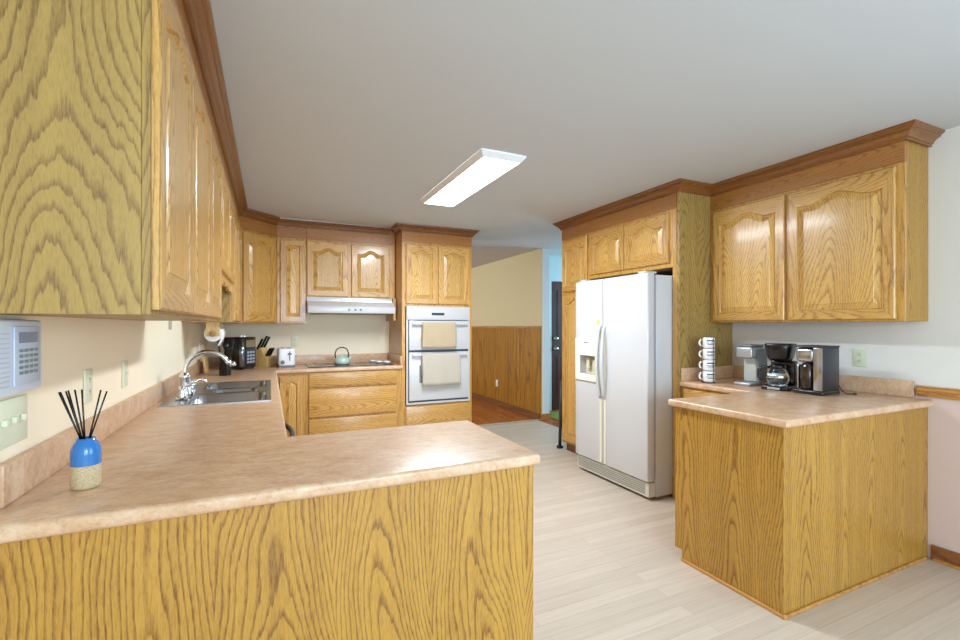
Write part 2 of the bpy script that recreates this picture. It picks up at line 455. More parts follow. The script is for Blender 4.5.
# white casing on the wall end
b = nbm(); box(b, 3.535, 3.645, 5.545, 5.564, 0.0, 2.444, 0.003); struct('trim_4', b, plain('casing_paint', (228, 236, 242), 0.4))
b = nbm(); box(b, 3.50, 3.66, 5.535, 5.5445, 0.0, 0.09, 0.003); struct('trim_5', b, RAIL)
# chair rail and baseboard on the dining part of the right wall
b = nbm()
box(b, XR - 0.018, XR - 0.0005, YR, 1.372, 0.930, 0.992, 0.004); box(b, XR - 0.026, XR - 0.018, YR, 1.372, 0.946, 0.978, 0.003)
struct('trim_6', b, RAIL, 'oak chair rail')
b = nbm(); box(b, XR - 0.016, XR - 0.0005, YR, 1.31, 0.0, 0.085, 0.003); struct('baseboard_right', b, BASEB)
b = nbm(); box(b, XR - 0.034, XR - 0.0165, YR, 1.30, 0.0, 0.018, 0.006); struct('trim_7', b, RAIL, 'oak shoe moulding')
# threshold between the pale floor and the amber floor
b = nbm(); box(b, 2.15, 3.52, 5.56, 5.62, 0.0, 0.008, 0.003); struct('trim_8', b, FLOOR)

# entry door
b = nbm(); box(b, 4.065, 4.965, 6.13, 6.17, 0.0, 2.045, 0.003)
for (x0, x1) in ((4.17, 4.47), (4.56, 4.86)):
    for (z0, z1) in ((0.2, 0.85), (1.15, 1.9)):
        box(b, x0, x1, 6.122, 6.131, z0, z1, 0.006)
d1 = struct('door_1', b, DARKDOOR, 'dark wooden entry door')
b = nbm()
for z in (0.98, 1.14):
    M = Matrix.Translation((4.135, 6.13, z)) @ Matrix.Rotation(PI / 2, 4, 'X')
    lathe(b, [(0, 0), (0.03, 0), (0.03, 0.008), (0.012, 0.014), (0.012, 0.03), (0.028, 0.04), (0.03, 0.055), (0.018, 0.066), (0, 0.068)], seg=18, M=M)
k = obj('door_handle', b, BRASS, d1); k['label'] = 'nickel knob and deadbolt'
b = nbm()
xs = [3.72 + i * 0.06 for i in range(18)]; 
box(b, 3.72, 4.75, 5.02, 6.00, 0.0, 0.012, 0.004)
tag(obj('entry_rug', b, RUG), 'green rug on the entry floor before the dark door', 'rug')

# ------------------------------------------------------------------ ceiling light
lt = thing('ceiling_light', 'long rectangular white ceiling light fixture, lit', 'light', (1.360, 3.225, ZC))
b = nbm()
def ring_loft(bm, loops, close=True):
    L_ = []
    for (hx, hy, z) in loops: L_.append([bm.verts.new((sx * hx, sy * hy, z)) for sx, sy in ((-1, -1), (1, -1), (1, 1), (-1, 1))])
    for a, c in zip(L_, L_[1:]):
        for i in range(4): bm.faces.new((a[i], a[(i + 1) % 4], c[(i + 1) % 4], c[i]))
ring_loft(b, [(0.160, 0.640, -0.001), (0.160, 0.640, -0.010), (0.156, 0.636, -0.014), (0.138, 0.612, -0.038), (0.132, 0.606, -0.038), (0.132, 0.606, -0.030)])
obj('frame', b, WHITE, lt)
b = nbm(); box(b, -0.1315, 0.1315, -0.6055, 0.6055, -0.037, -0.031); obj('diffuser', b, DIFF, lt)
area('fixture_light', (1.355, 3.225, ZC - 0.045), (0, 0, 0), 0.22, 1.18, 56, (0.83, 0.92, 1.02))

# ------------------------------------------------------------------ cabinet builders
NA = 20
def arch(t):
    t = abs(t)
    return 0.5 * (1 + math.cos(PI * min(1, t / 0.74))) + 0.16 * (max(0.0, t - 0.74) / 0.26) ** 1.5

def contour(bm, x0, x1, z0, z1, amp, y, n=NA):
    """closed loop: bottom L->R, right, top R->L with cathedral arch, left"""
    pts = []
    for i in range(n): pts.append((x0 + (x1 - x0) * i / n, z0))
    for i in range(4): pts.append((x1, z0 + (z1 - z0) * i / 4))
    for i in range(n):
        t = i / n; pts.append((x1 + (x0 - x1) * t, z1 + amp * arch(1 - 2 * t)))
    for i in range(4): pts.append((x0, z1 + (z0 - z1) * i / 4))
    return [bm.verts.new((p[0], y, p[1])) for p in pts]

def bridge(bm, a, c, side_m=0, tb_m=0, n=NA):
    N_ = len(a)
    for i in range(N_):
        j = (i + 1) % N_
        f = bm.faces.new((a[i], a[j], c[j], c[i]))
        f.material_index = tb_m if (i < n or n + 4 <= i < 2 * n + 4) else side_m

def fill_loop(bm, a, n=NA, mi=0):
    bot = a[0:n + 1]; top = [a[(2 * n + 4 - i) % len(a)] for i in range(n + 1)]
    # left column and right column points are used through a middle strip
    left = [a[(3 * 0 + 2 * n + 4 + i) % len(a)] for i in range(5)]; left = left[:4] + [a[0]]
    right = a[n:n + 5]
    for i in range(n):
        vs = [bot[i], bot[i + 1]]
        if i == n - 1: vs += right[1:4]
        vs += [top[i + 1], top[i]]
        if i == 0: vs += left[1:4]
        f = bm.faces.new(vs); f.material_index = mi

def make_door(parent, x0, x1, z0, z1, arched=True, stile=0.058, th=0.02, name='door'):
    W, H = x1 - x0, z1 - z0
    amp = min(0.050, W * 0.105, H * 0.12) if arched else 0.0
    st = min(stile, W * 0.24)
    rail = st * 1.0
    b = nbm()
    l0 = contour(b, 0, W, 0, H, 0, 0.0)
    l1 = contour(b, 0, W, 0, H, 0, -th + 0.005)
    l2 = contour(b, 0.005, W - 0.005, 0.005, H - 0.005, 0, -th)
    l3 = contour(b, st, W - st, rail, H - rail - amp * 1.05, amp, -th)
    l4 = contour(b, st + 0.006, W - st - 0.006, rail + 0.006, H - rail - amp * 1.05 - 0.006, amp, -th + 0.013)
    for p, q in ((l0, l1), (l1, l2), (l2, l3), (l3, l4)): bridge(b, p, q, 0, 1)
    fill_loop(b, l0[::1])
    d = obj(name, b, [DOOR_V, DOOR_H], parent, loc=(x0, -0.0005, z0))
    b = nbm()
    s0 = st + 0.006; t0 = H - rail - amp * 1.05
    p0 = contour(b, s0, W - s0, rail + 0.006, t0 - 0.006, amp, -th + 0.0128)
    bev = min(0.034, W * 0.12)
    p1 = contour(b, s0 + 0.004, W - s0 - 0.004, rail + 0.010, t0 - 0.010, amp, -th + 0.0125)
    p2 = contour(b, s0 + bev, W - s0 - bev, rail + 0.006 + bev, t0 - 0.006 - bev, amp, -th + 0.002)
    p3 = contour(b, s0 + bev + 0.002, W - s0 - bev - 0.002, rail + 0.008 + bev, t0 - 0.008 - bev, amp, -th - 0.0005)
    bridge(b, p0, p1); bridge(b, p1, p2); bridge(b, p2, p3); fill_loop(b, p3)
    obj('raised_panel', b, PANEL_V, d)
    return d

def make_drawer(parent, x0, x1, z0, z1, th=0.02):
    b = nbm(); box(b, 0, x1 - x0, -th, 0, 0, z1 - z0, 0.005, 2)
    return smooth_by_angle(obj('drawer', b, DOOR_H, parent, loc=(x0, -0.0005, z0)))

def cabinet(name, label, loc, rotz, w, d, h, doors=(), drawers=(), frieze_from=None, body_mat=VENEER, toe=0.0, cat='cabinet', frame_mat=FRAME_V, arched=True, body=True):
    t = thing(name, label, cat, loc, rotz)
    if body: boxobj('body', (0.0006, w - 0.0006, 0.0185, d, toe, h), body_mat, t)
    ft = frieze_from if frieze_from else h
    boxobj('face_frame', (0.0006, w - 0.0006, 0, 0.018, toe, ft), frame_mat, t, 0.001, 1)
    if frieze_from: boxobj('frieze', (0.0006, w - 0.0006, -0.004, 0.018, frieze_from + 0.0005, h), FRIEZE, t)
    if toe: boxobj('toe_kick', (0.0006, w - 0.0006, 0.06, d, 0, toe - 0.0005), BASEB, t)
    for q in doors: make_door(t, *q, arched=arched)
    for q in drawers: make_drawer(t, *q)
    return t

ZT = ZC - 0.003
UB = 1.367                     # underside of wall cabinets
def up(a): return a - UB
UPH = ZT - UB
FZ = 2.255                     # frieze starts
DB, DT = 0.012, 2.235 - UB     # wall-cabinet door, relative
# ---- left wall run (front faces +x)
fx = -0.255; dep = 0.325 - 0.002
R90 = PI / 2
cabinet('wall_cabinet', 'large oak wall cabinet nearest on the left, with bare end panel and two arched doors', (fx, 1.31, UB), R90, 1.04, dep, UPH,
        doors=[(0.006, 0.508, DB, DT), (0.516, 1.034, DB, DT)], frieze_from=up(FZ), frame_mat=VENEER)
cabinet('wall_cabinet', 'single-door oak wall cabinet on the left wall just before the sink', (fx, 2.351, UB), R90, 0.515, dep, UPH,
        doors=[(0.006, 0.509, DB, DT)], frieze_from=up(FZ))
t = cabinet('wall_cabinet', 'short oak cabinet above the sink with a scalloped valance below', (fx, 2.868, 1.645), R90, 1.058, dep, ZT - 1.645,
        doors=[(0.006, 0.522, 0.012, 2.235 - 1.645), (0.534, 1.052, 0.012, 2.235 - 1.645)], frieze_from=FZ - 1.645)
b = nbm()
n = 40; top = []; bot = []
for i in range(n + 1):
    x = 0.002 + 1.054 * i / n; u = i / n
    zz = -0.040 - 0.022 * (0.5 + 0.5 * math.cos(2 * PI * u)) - 0.010 * math.cos(8 * PI * u)
    top.append((x, -0.0008)); bot.append((x, zz))
for yy in (0.0, 0.018):
    pass
va = [[b.verts.new((p[0], yy, p[1])) for p in top] for yy in (0, 0.018)]
vb = [[b.verts.new((p[0], yy, p[1])) for p in bot] for yy in (0, 0.018)]
for i in range(n):
    b.faces.new((va[0][i], va[0][i + 1], vb[0][i + 1], vb[0][i])); b.faces.new((va[1][i], vb[1][i], vb[1][i + 1], va[1][i + 1]))
    b.faces.new((va[0][i], va[1][i], va[1][i + 1], va[0][i + 1])); b.faces.new((vb[0][i], vb[0][i + 1], vb[1][i + 1], vb[1][i]))
for i in (0, n): b.faces.new((va[0][i], vb[0][i], vb[1][i], va[1][i]))
obj('valance', b, DOOR_H, t)
cabinet('wall_cabinet', 'tall-doored oak wall cabinet on the left wall between the sink and the corner', (fx, 3.928, UB), R90, 0.905, dep, UPH,
        doors=[(0.008, 0.446, DB, DT), (0.456, 0.896, DB, DT)], frieze_from=up(FZ))
# ---- diagonal corner unit: pentagon carcass
p0 = Vector((fx, 4.836)); p1 = Vector((0.072, 5.163))
t = thing('corner_wall_cabinet', 'diagonal oak corner wall cabinet with one golden arched door', 'cabinet', (p0.x, p0.y, UB), PI / 4)
wd = (p1 - p0).length
inv = Matrix.Rotation(-PI / 4, 2)
poly = [inv @ (Vector(q) - p0) for q in ((-0.2547 + 0.013, 4.8495), (0.0715 - 0.013, 5.1635 + 0.012), (0.0715, YB - 0.002), (XL + 0.002, YB - 0.002), (XL + 0.002, 4.8365), (-0.256, 4.8365))]
b = nbm()
poly = [(0.0, 0.0186), (wd, 0.0186)] + [tuple(inv @ (Vector(q) - p0)) for q in ((0.071, YB - 0.002), (XL + 0.002, YB - 0.002), (XL + 0.002, 4.8368))]
lo = [b.verts.new((q[0], q[1], 0)) for q in poly]; hi = [b.verts.new((q[0], q[1], UPH)) for q in poly]
b.faces.new(lo[::-1]); b.faces.new(hi)
for i in range(5): b.faces.new((lo[i], lo[(i + 1) % 5], hi[(i + 1) % 5], hi[i]))
obj('body', b, VENEER, t)
boxobj('face_frame', (0, wd, 0, 0.018, 0, up(FZ)), FRAME_V, t, 0.001, 1)
boxobj('frieze', (0, wd, -0.004, 0.018, up(FZ) + 0.0005, UPH), FRIEZE, t)
make_door(t, 0.035, wd - 0.035, DB, DT)
# ---- back wall run (front faces -y)
fy = 5.163; bd = YB - fy - 0.002
cabinet('wall_cabinet', 'narrow oak wall cabinet with plain panel door between the corner and the range hood', (0.0735, fy, UB), 0, 0.282, bd, UPH,
        doors=[(0.03, 0.276, DB, DT)], frieze_from=up(FZ), arched=False)
cabinet('wall_cabinet', 'short two-door oak cabinet above the white range hood', (0.3565, fy, 1.648), 0, 0.949, bd, ZT - 1.648,
        doors=[(0.006, 0.425, 0.01, 2.235 - 1.648), (0.462, 0.880, 0.01, 2.235 - 1.648)], frieze_from=FZ - 1.648)
b = nbm(); box(b, 1.270, 1.304, 5.10, YB - 0.002, 1.40, 1.6475, 0.002); tag(obj('filler_strip', b, FRAME_V), 'oak filler strip beside the right end of the range hood', 'trim')
# ---- tall oven cabinet
oy = 4.88; ox0, ox1 = 1.31, 2.135
t = thing('oven_cabinet', 'tall oak cabinet holding the white double oven', 'cabinet', (ox0, oy, 0), 0)
W = ox1 - ox0; D = YB - oy - 0.002
b = nbm()
box(b, 0, 0.02, 0.0185, D, 0, ZT); box(b, W - 0.02, W, 0.0185, D, 0, ZT)
box(b, 0.0202, W - 0.0202, 0.0185, D, 0.1, 0.46); box(b, 0.0202, W - 0.0202, 0.0185, D, 1.565, ZT); box(b, 0.0202, W - 0.0202, D - 0.01, D, 0.46, 1.565)
obj('body', b, FRAME_V, t)
b = nbm()
box(b, 0, 0.035, 0, 0.018, 0, FZ); box(b, W - 0.025, W, 0, 0.018, 0, FZ)
box(b, 0.0352, W - 0.0252, 0, 0.018, 0.1, 0.47); box(b, 0.0352, W - 0.0252, 0, 0.018, 1.557, FZ)
obj('face_frame', b, FRAME_V, t)
boxobj('frieze', (0, W, -0.004, 0.018, FZ + 0.0005, ZT), FRIEZE, t)
make_door(t, 0.042, 0.408, 1.582, 2.235); make_door(t, 0.414, 0.782, 1.582, 2.235)
make_drawer(t, 0.042, W - 0.035, 0.13, 0.458)
# ---- right wall run (front faces -x)
rx = 3.205; rd = XR - rx - 0.002
cabinet('wall_cabinet', 'two-door oak wall cabinet with glossy arched doors above the coffee makers', (rx, 2.558, UB), -R90, 1.233, rd, UPH,
        doors=[(0.035, 0.585, DB, DT), (0.612, 1.195, DB, DT)], frieze_from=up(FZ), body_mat=VENEER_W)
# ---- refrigerator surround: end panel, cabinet over the refrigerator
gx = 2.862
b = nbm(); box(b, gx, XR - 0.001, 2.559, 2.583, 0, ZT, 0.001, 1)
ep = obj('refrigerator_end_panel', b, VENEER)
b = nbm(); box(b, gx, gx + 0.02, 2.5835, 2.624, 0, 1.7995, 0.001, 1); obj('edge_stile', b, FRAME_V, ep)
tag(ep, 'tall figured oak panel standing between refrigerator and coffee counter', 'panel')
gd = XR - gx - 0.002
t = cabinet('wall_cabinet', 'two-door oak cabinet above the white refrigerator', (gx, 3.632, 1.80), -R90, 1.046, gd, ZT - 1.80,
        doors=[(0.006, 0.478, 0.035, 2.235 - 1.80), (0.488, 0.978, 0.035, 2.235 - 1.80)], frieze_from=FZ - 1.80)
t = cabinet('pantry_cabinet', 'tall narrow oak pantry beside the refrigerator', (gx, 4.112, 0), -R90, 0.478, gd, ZT,
        doors=[(0.028, 0.440, 0.125, 1.672), (0.028, 0.440, 1.70, 2.235)], frieze_from=FZ, toe=0.1, body_mat=FRAME_V)

# ---- crown mouldings
PROF = [(0.0, 2.370), (0.011, 2.370), (0.011, 2.382), (0.017, 2.384), (0.021, 2.394), (0.032, 2.407), (0.046, 2.415), (0.051, 2.416), (0.051, 2.425), (0.058, 2.428), (0.066, 2.434), (0.068, ZC - 0.0006), (0.0, ZC - 0.0006)]
def crown(name, path, label, prof=PROF, mat=CROWN, cat='moulding'):
    b = nbm(); P = [Vector(p) for p in path]; n = len(P); rings = []
    for i in range(n):
        d0 = (P[i] - P[i - 1]).normalized() if i else None
        d1 = (P[i + 1] - P[i]).normalized() if i < n - 1 else None
        r = lambda d: Vector((d.y, -d.x))
        if d0 is None: off = r(d1)
        elif d1 is None: off = r(d0)
        else:
            m = (r(d0) + r(d1)).normalized(); off = m / max(0.2, m.dot(r(d0)))
        rings.append([b.verts.new((P[i].x + off.x * (o + 0.0045), P[i].y + off.y * (o + 0.0045), z)) for o, z in prof])
    for a, c in zip(rings, rings[1:]):
        for k in range(len(prof)):
            k2 = (k + 1) % len(prof); b.faces.new((a[k], a[k2], c[k2], c[k]))
    b.faces.new(rings[0]); b.faces.new(rings[-1][::-1])
    return tag(obj(name, b, mat), label, cat)
crown('crown_moulding', [(XL + 0.001, 1.31), (fx, 1.31), (fx, 4.836), (0.072, 5.163), (1.240, 5.163)], 'stained crown moulding along the left and corner wall cabinets to the oven')
crown('crown_moulding', [(ox0, 5.08), (ox0, oy), (ox1, oy), (ox1, YB)], 'stained crown moulding round the top of the oven cabinet')
crown('crown_moulding', [(XR - 0.001, 4.112), (gx, 4.112), (gx, 2.559), (rx, 2.559), (rx, 1.325), (XR - 0.001, 1.325)], 'stained crown moulding over the refrigerator and right wall cabinets')

# ------------------------------------------------------------------ base cabinets
CT, CB = 0.915, 0.875
BH = CB - 0.0006
# peninsula: back veneer to the camera, doors to the kitchen
t = thing('peninsula_cabinet', 'oak veneered peninsula cabinet under the near left counter', 'cabinet', (XL, 1.33, 0))
boxobj('body', (0.002, 1.385, 0.0065, 0.565, 0.1, BH), FRAME_V, t)
b = nbm(); box(b, 0.0015, 1.39, 0, 0.006, 0, BH, 0.001, 1); o = obj('back_panel', b, VENEER_W, t); o['label'] = 'figured oak veneer panel facing the dining side'
boxobj('toe_kick', (0.002, 1.385, 0.0065, 0.51, 0, 0.0995), BASEB, t)
for (a, c) in ((0.70, 1.02), (1.03, 1.37)):
    e = make_door(t, 0, c - a, 0.12, 0.85); e.rotation_euler = (0, 0, PI); e.location = (c, 0.5655, 0.12)
# left run, sink side
lx = 0.040; ld = lx - XL - 0.002
LB = BH
cabinet('base_cabinet', 'blind oak base cabinet where the peninsula meets the left run', (lx, 1.902, 0), R90, 0.34, ld, LB, toe=0.1, body_mat=FRAME_V)
dw = thing('dishwasher', 'dark dishwasher under the counter left of the sink', 'dishwasher', (lx, 2.245, 0), R90)
boxobj('body', (0.003, 0.597, 0.03, ld, 0.1, LB - 0.003), DGREY, dw)
boxobj('door', (0.003, 0.597, -0.005, 0.0295, 0.12, LB - 0.003), BLACK, dw, 0.005)
b = nbm(); tube(b, [(0.04 + 0.52 * i / 16, -0.012 - 0.055 * math.sin(PI * i / 16) ** 0.6, 0.79) for i in range(17)], 0.013); obj('handle', b, DGREY, dw)
boxobj('toe_kick', (0.003, 0.597, 0.06, ld, 0, 0.0995), BLACK, dw)
SY0, SY1 = 2.865, 3.925
t = cabinet('base_cabinet', 'oak sink base cabinet with two doors', (lx, 2.848, 0), R90, 1.10, ld, LB, body=False, toe=0.1,
        doors=[(0.02, 0.54, 0.12, 0.85), (0.56, 1.08, 0.12, 0.85)])
boxobj('body', (0.0006, 1.0994, 0.0185, ld, 0.1, 0.68), FRAME_V, t)
cabinet('base_cabinet', 'oak base cabinet in the far left corner', (lx, 3.952, 0), R90, 0.90, ld, LB, toe=0.1, body_mat=FRAME_V,
        doors=[(0.02, 0.44, 0.12, 0.68), (0.46, 0.85, 0.12, 0.68)], drawers=[(0.02, 0.44, 0.70, 0.85), (0.46, 0.85, 0.70, 0.85)])
# back run
by = 4.870; bbd = YB - by - 0.002
cabinet('base_cabinet', 'narrow oak base cabinet with one arched door beside the drawers', (0.062, by, 0), 0, 0.262, bbd, BH, toe=0.1, body_mat=FRAME_V,
        doors=[(0.028, 0.236, 0.125, 0.845)])
cabinet('drawer_base_cabinet', 'wide oak base cabinet with three deep drawers under the cooktop', (0.3245, by, 0), 0, 0.983, bbd, BH, toe=0.1, body_mat=FRAME_V,
        drawers=[(0.035, 0.918, 0.725, 0.868), (0.035, 0.918, 0.425, 0.705), (0.035, 0.918, 0.118, 0.405)])
# right return: figured veneer on two sides
t = thing('peninsula_cabinet', 'oak veneered cabinet block under the right coffee counter', 'cabinet', (2.142, 1.327, 0))
boxobj('body', (0.0065, 0.70, 0.0065, 0.60, 0.1, BH), FRAME_V, t)
boxobj('core', (0.7005, 1.320, 0.0065, 0.60, 0.0, BH), FRAME_V, t)
boxobj('toe_kick', (0.0065, 0.70, 0.0065, 0.56, 0, 0.0995), BASEB, t)
o = boxobj('back_panel', (0.0, 1.320, 0, 0.006, 0, BH), VENEER_W, t, 0.001, 1); o['label'] = 'pale figured veneer on the dining side'
b = nbm(); cells(b, [0.0062, 0.57, 0.618], [0.0, 0.062, BH], lambda x, z: not (x > 0.57 and z < 0.062), 0, 0.006, plane='xz')
o = obj('end_panel', b, VENEER_W, t); o.rotation_euler = (0, 0, PI / 2); o.location = (0.006, 0.0, 0); o['label'] = 'warm figured veneer on the walkway end'
b = nbm(); box(b, -0.012, 1.284, -0.012, -0.0005, 0, 0.018, 0.004); box(b, -0.012, -0.0005, -0.0005, 0.57, 0, 0.018, 0.004)
o = obj('shoe_moulding', b, RAIL, t)
e = make_door(t, 0, 0.50, 0.12, 0.85); e.rotation_euler = (0, 0, PI); e.location = (0.62, 0.6015, 0.12)
mx = 2.890
cabinet('base_cabinet', 'oak base cabinet with top drawer beside the refrigerator panel', (mx, 2.557, 0), -R90, 0.628, XR - mx - 0.002, BH, toe=0.1, body_mat=FRAME_V,
        doors=[(0.03, 0.57, 0.125, 0.70)], drawers=[(0.03, 0.57, 0.72, 0.862)])

# ------------------------------------------------------------------ worktops
def worktop(name, label, xs, ys, inside, nose):
    b = nbm(); cells(b, xs, ys, inside, CB, CT)
    es = []
    for e in b.edges:
        if len(e.link_faces) == 2 and e.calc_face_angle(0) > 1.0 and abs(e.verts[0].co.z - e.verts[1].co.z) < 1e-6 and nose(*(((e.verts[0].co + e.verts[1].co) / 2).xy)): es.append(e)
    bmesh.ops.bevel(b, geom=es, offset=0.013, segments=4, profile=0.5, affect='EDGES', clamp_overlap=True)
    o = obj(name, b, LAM); smooth_by_angle(o, 40)
    return tag(o, label, 'countertop')
SX0, SX1 = -0.530, 0.010
xs = [XL + 0.001, SX0 + 0.02, SX1 - 0.02, 0.064, 0.82, 1.3085]
ys = [1.305, 1.915, SY0 + 0.02, SY1 - 0.02, 4.838, YB - 0.001]
def ins(x, y):
    if y < 1.915: return x < 0.82
    if x < 0.064:
        return not (SX0 < x < SX1 and SY0 < y < SY1)
    return y > 4.838
def nose(x, y):
    return abs(y - 1.305) < 1e-4 or (abs(x - 0.82) < 1e-4) or (abs(y - 1.915) < 1e-4 and x > 0.06) or (abs(x - 0.064) < 1e-4 and 1.9 < y < 4.84) or (abs(y - 4.838) < 1e-4 and x > 0.06)
wt = worktop('worktop', 'mottled tan laminate counter running from the near peninsula past the sink to the oven', xs, ys, ins, nose)
def splash(parent, boxes):
    b = nbm()
    for q in boxes: box(b, *q, 0.004, 2)
    return smooth_by_angle(obj('backsplash', b, LAM, parent))
splash(wt, [(XL + 0.001, XL + 0.020, 1.43, YB - 0.0215, CT + 0.0005, 1.016), (XL + 0.001, 1.287, YB - 0.021, YB - 0.001, CT + 0.0005, 1.016), (1.288, 1.3085, 4.862, YB - 0.001, CT + 0.0005, 1.016)])
xs = [2.115, 2.865, XR - 0.001]; ys = [1.300, 1.972, 2.5575]
wr = worktop('worktop', 'mottled tan laminate counter holding the coffee makers on the right', xs, ys, lambda x, y: y < 1.972 or x > 2.865,
             lambda x, y: y < 1.301 or abs(x - 2.115) < 1e-4 or (abs(y - 1.972) < 1e-4 and x < 2.87) or abs(x - 2.865) < 1e-4)
splash(wr, [(XR - 0.020, XR - 0.001, 1.385, 2.5365, CT + 0.0005, 1.016), (2.875, XR - 0.001, 2.537, 2.5575, CT + 0.0005, 1.016)])

# ------------------------------------------------------------------ sink and faucet
sk = thing('kitchen_sink', 'stainless steel triple-bowl drop-in sink in the left counter', 'sink', (0, 0, CT))
bowls = [(-0.40, -0.015, 2.90, 3.27), (-0.33, -0.06, 3.31, 3.49), (-0.40, -0.015, 3.53, 3.89)]
xs = sorted({SX0, SX1} | {q[0] for q in bowls} | {q[1] for q in bowls}); ys = sorted({SY0, SY1} | {v for q in bowls for v in q[2:]})
inb = lambda x, y: any(q[0] < x < q[1] and q[2] < y < q[3] for q in bowls)
b = nbm(); cells(b, xs, ys, lambda x, y: not inb(x, y), 0.0006, 0.0045)
obj('rim', b, STEEL, sk)
for q in bowls:
    b = nbm(); dp = 0.18 if q[0] < -0.35 else 0.12
    L_ = []
    cx, cy = (q[0] + q[1]) / 2, (q[2] + q[3]) / 2; hx, hy = (q[1] - q[0]) / 2, (q[3] - q[2]) / 2
    def rr(hx, hy, r, z):
        pts = []
        for (sx, sy, a0) in ((1, 1, 0), (-1, 1, PI / 2), (-1, -1, PI), (1, -1, 1.5 * PI)):
            for k in range(5):
                a = a0 + PI / 2 * k / 4
                pts.append(b.verts.new((cx + sx * (hx - r) + r * math.cos(a), cy + sy * (hy - r) + r * math.sin(a), z)))
        return pts
    lp = [rr(hx - 0.0005, hy - 0.0005, 0.001, 0.004), rr(hx - 0.004, hy - 0.004, 0.05, 0.0), rr(hx - 0.008, hy - 0.008, 0.05, -dp * 0.85), rr(hx - 0.03, hy - 0.03, 0.04, -dp)]
    for a, c in zip(lp, lp[1:]):
        for i in range(20):
            f = b.faces.new((a[i], a[(i + 1) % 20], c[(i + 1) % 20], c[i])); f.smooth = True
    b.faces.new(lp[-1])
    bo = obj('bowl', b, STEEL, sk)
    b = nbm(); lathe(b, [(0, -dp + 0.002), (0.03, -dp + 0.002), (0.042, -dp + 0.004), (0.045, -dp + 0.0005)], cx, cy, 18); obj('drain', b, CHROME, bo)
fc = thing('faucet', 'chrome gooseneck faucet rising behind the sink', 'faucet', (-0.455, 3.20, CT + 0.0046))
b = nbm(); box(b, -0.03, 0.03, -0.13, 0.13, 0, 0.012, 0.006, 3)
lathe(b, [(0.034, 0.012), (0.034, 0.03), (0.026, 0.05), (0.024, 0.10), (0.03, 0.115), (0.03, 0.13), (0.018, 0.145), (0.0, 0.146)], seg=20)
smooth_by_angle(obj('base', b, CHROME, fc), 40)
b = nbm()
pts = [(0, 0, 0.13)]
for i in range(13):
    a = PI - (PI * 0.86) * i / 12
    pts.append((0.118 + 0.118 * math.cos(a), 0, 0.150 + 0.115 * math.sin(a)))
pts.append((0.252, 0, 0.185))
tube(b, pts, [0.013] * (len(pts) - 3) + [0.0135, 0.014, 0.016], 14); sp = obj('spout', b, CHROME, fc)
b = nbm(); tube(b, [(0.246, 0, 0.196), (0.256, 0, 0.174)], 0.018, 14); obj('aerator', b, CHROME, sp)
for s in (-1, 1):
    b = nbm(); lathe(b, [(0.024, 0.0125), (0.024, 0.03), (0.018, 0.045), (0.020, 0.065), (0.012, 0.075), (0, 0.076)], 0, s * 0.098, 16)
    tube(b, [(0, s * 0.098, 0.066), (0.03, s * 0.11, 0.078), (0.075, s * 0.125, 0.088)], [0.008, 0.007, 0.006], 8)
    obj('lever', b, CHROME, fc)
sd = thing('soap_dispenser', 'chrome soap pump on the sink deck beside the faucet', 'dispenser', (-0.455, 3.47, CT + 0.0046))
b = nbm(); lathe(b, [(0.022, 0), (0.022, 0.01), (0.012, 0.02), (0.012, 0.05), (0.017, 0.055), (0.017, 0.07), (0, 0.072)], seg=16); obj('stem', b, CHROME, sd)
b = nbm(); tube(b, [(0, 0, 0.066), (0.05, 0, 0.070), (0.09, 0, 0.060)], [0.008, 0.007, 0.006], 8); obj('nozzle', b, CHROME, sd)

# ------------------------------------------------------------------ range hood, cooktop, oven
hd = thing('range_hood', 'white under-cabinet range hood above the cooktop', 'range hood', (0.3575, 0, 1.475))
b = nbm(); Wd = 0.906
prof = [(YB - 0.002, 0.0), (4.985, 0.0), (4.985, 0.068), (5.09, 0.125), (5.135, 0.125), (5.135, 0.1715), (YB - 0.002, 0.1715)]
a = [b.verts.new((0, p[0], p[1])) for p in prof]; c = [b.verts.new((Wd, p[0], p[1])) for p in prof]
b.faces.new(a); b.faces.new(c[::-1])
for i in range(len(prof)): b.faces.new((a[i], a[(i + 1) % len(prof)], c[(i + 1) % len(prof)], c[i]))
bmesh.ops.bevel(b, geom=list(b.edges), offset=0.003, segments=2, profile=0.5, affect='EDGES')
smooth_by_angle(obj('body', b, APPL, hd))
b = nbm()
for i in range(7): box(b, 0.34 + i * 0.035, 0.365 + i * 0.035, 5.1325, 5.1345, 0.140, 0.150)
obj('vent_slots', b, GREYP, hd)
for i, x in enumerate((0.40, 0.465, 0.52)):
    b = nbm(); box(b, x, x + 0.022, 4.979, 4.9846, 0.025, 0.045, 0.002); obj('switch', b, GREYP, hd)
b = nbm(); box(b, 0.05, Wd - 0.05, 5.02, YB - 0.06, -0.006, -0.0005); obj('filter', b, GREYP, hd)

b = nbm(); box(b, 0.36, 1.24, 4.925, 5.415, CT + 0.0006, CT + 0.007, 0.002)
ck = tag(smooth_by_angle(obj('cooktop', b, GLASSB)), 'flat black glass cooktop set on the back counter', 'cooktop')
for (x, y, r) in ((0.55, 5.05, 0.085), (0.55, 5.29, 0.07), (0.98, 5.05, 0.07), (0.98, 5.29, 0.095)):
    b = nbm(); lathe(b, [(r, CT + 0.0072), (r - 0.004, CT + 0.0076), (r - 0.008, CT + 0.0072)], x, y, 32); obj('burner_ring', b, GREYP, ck)

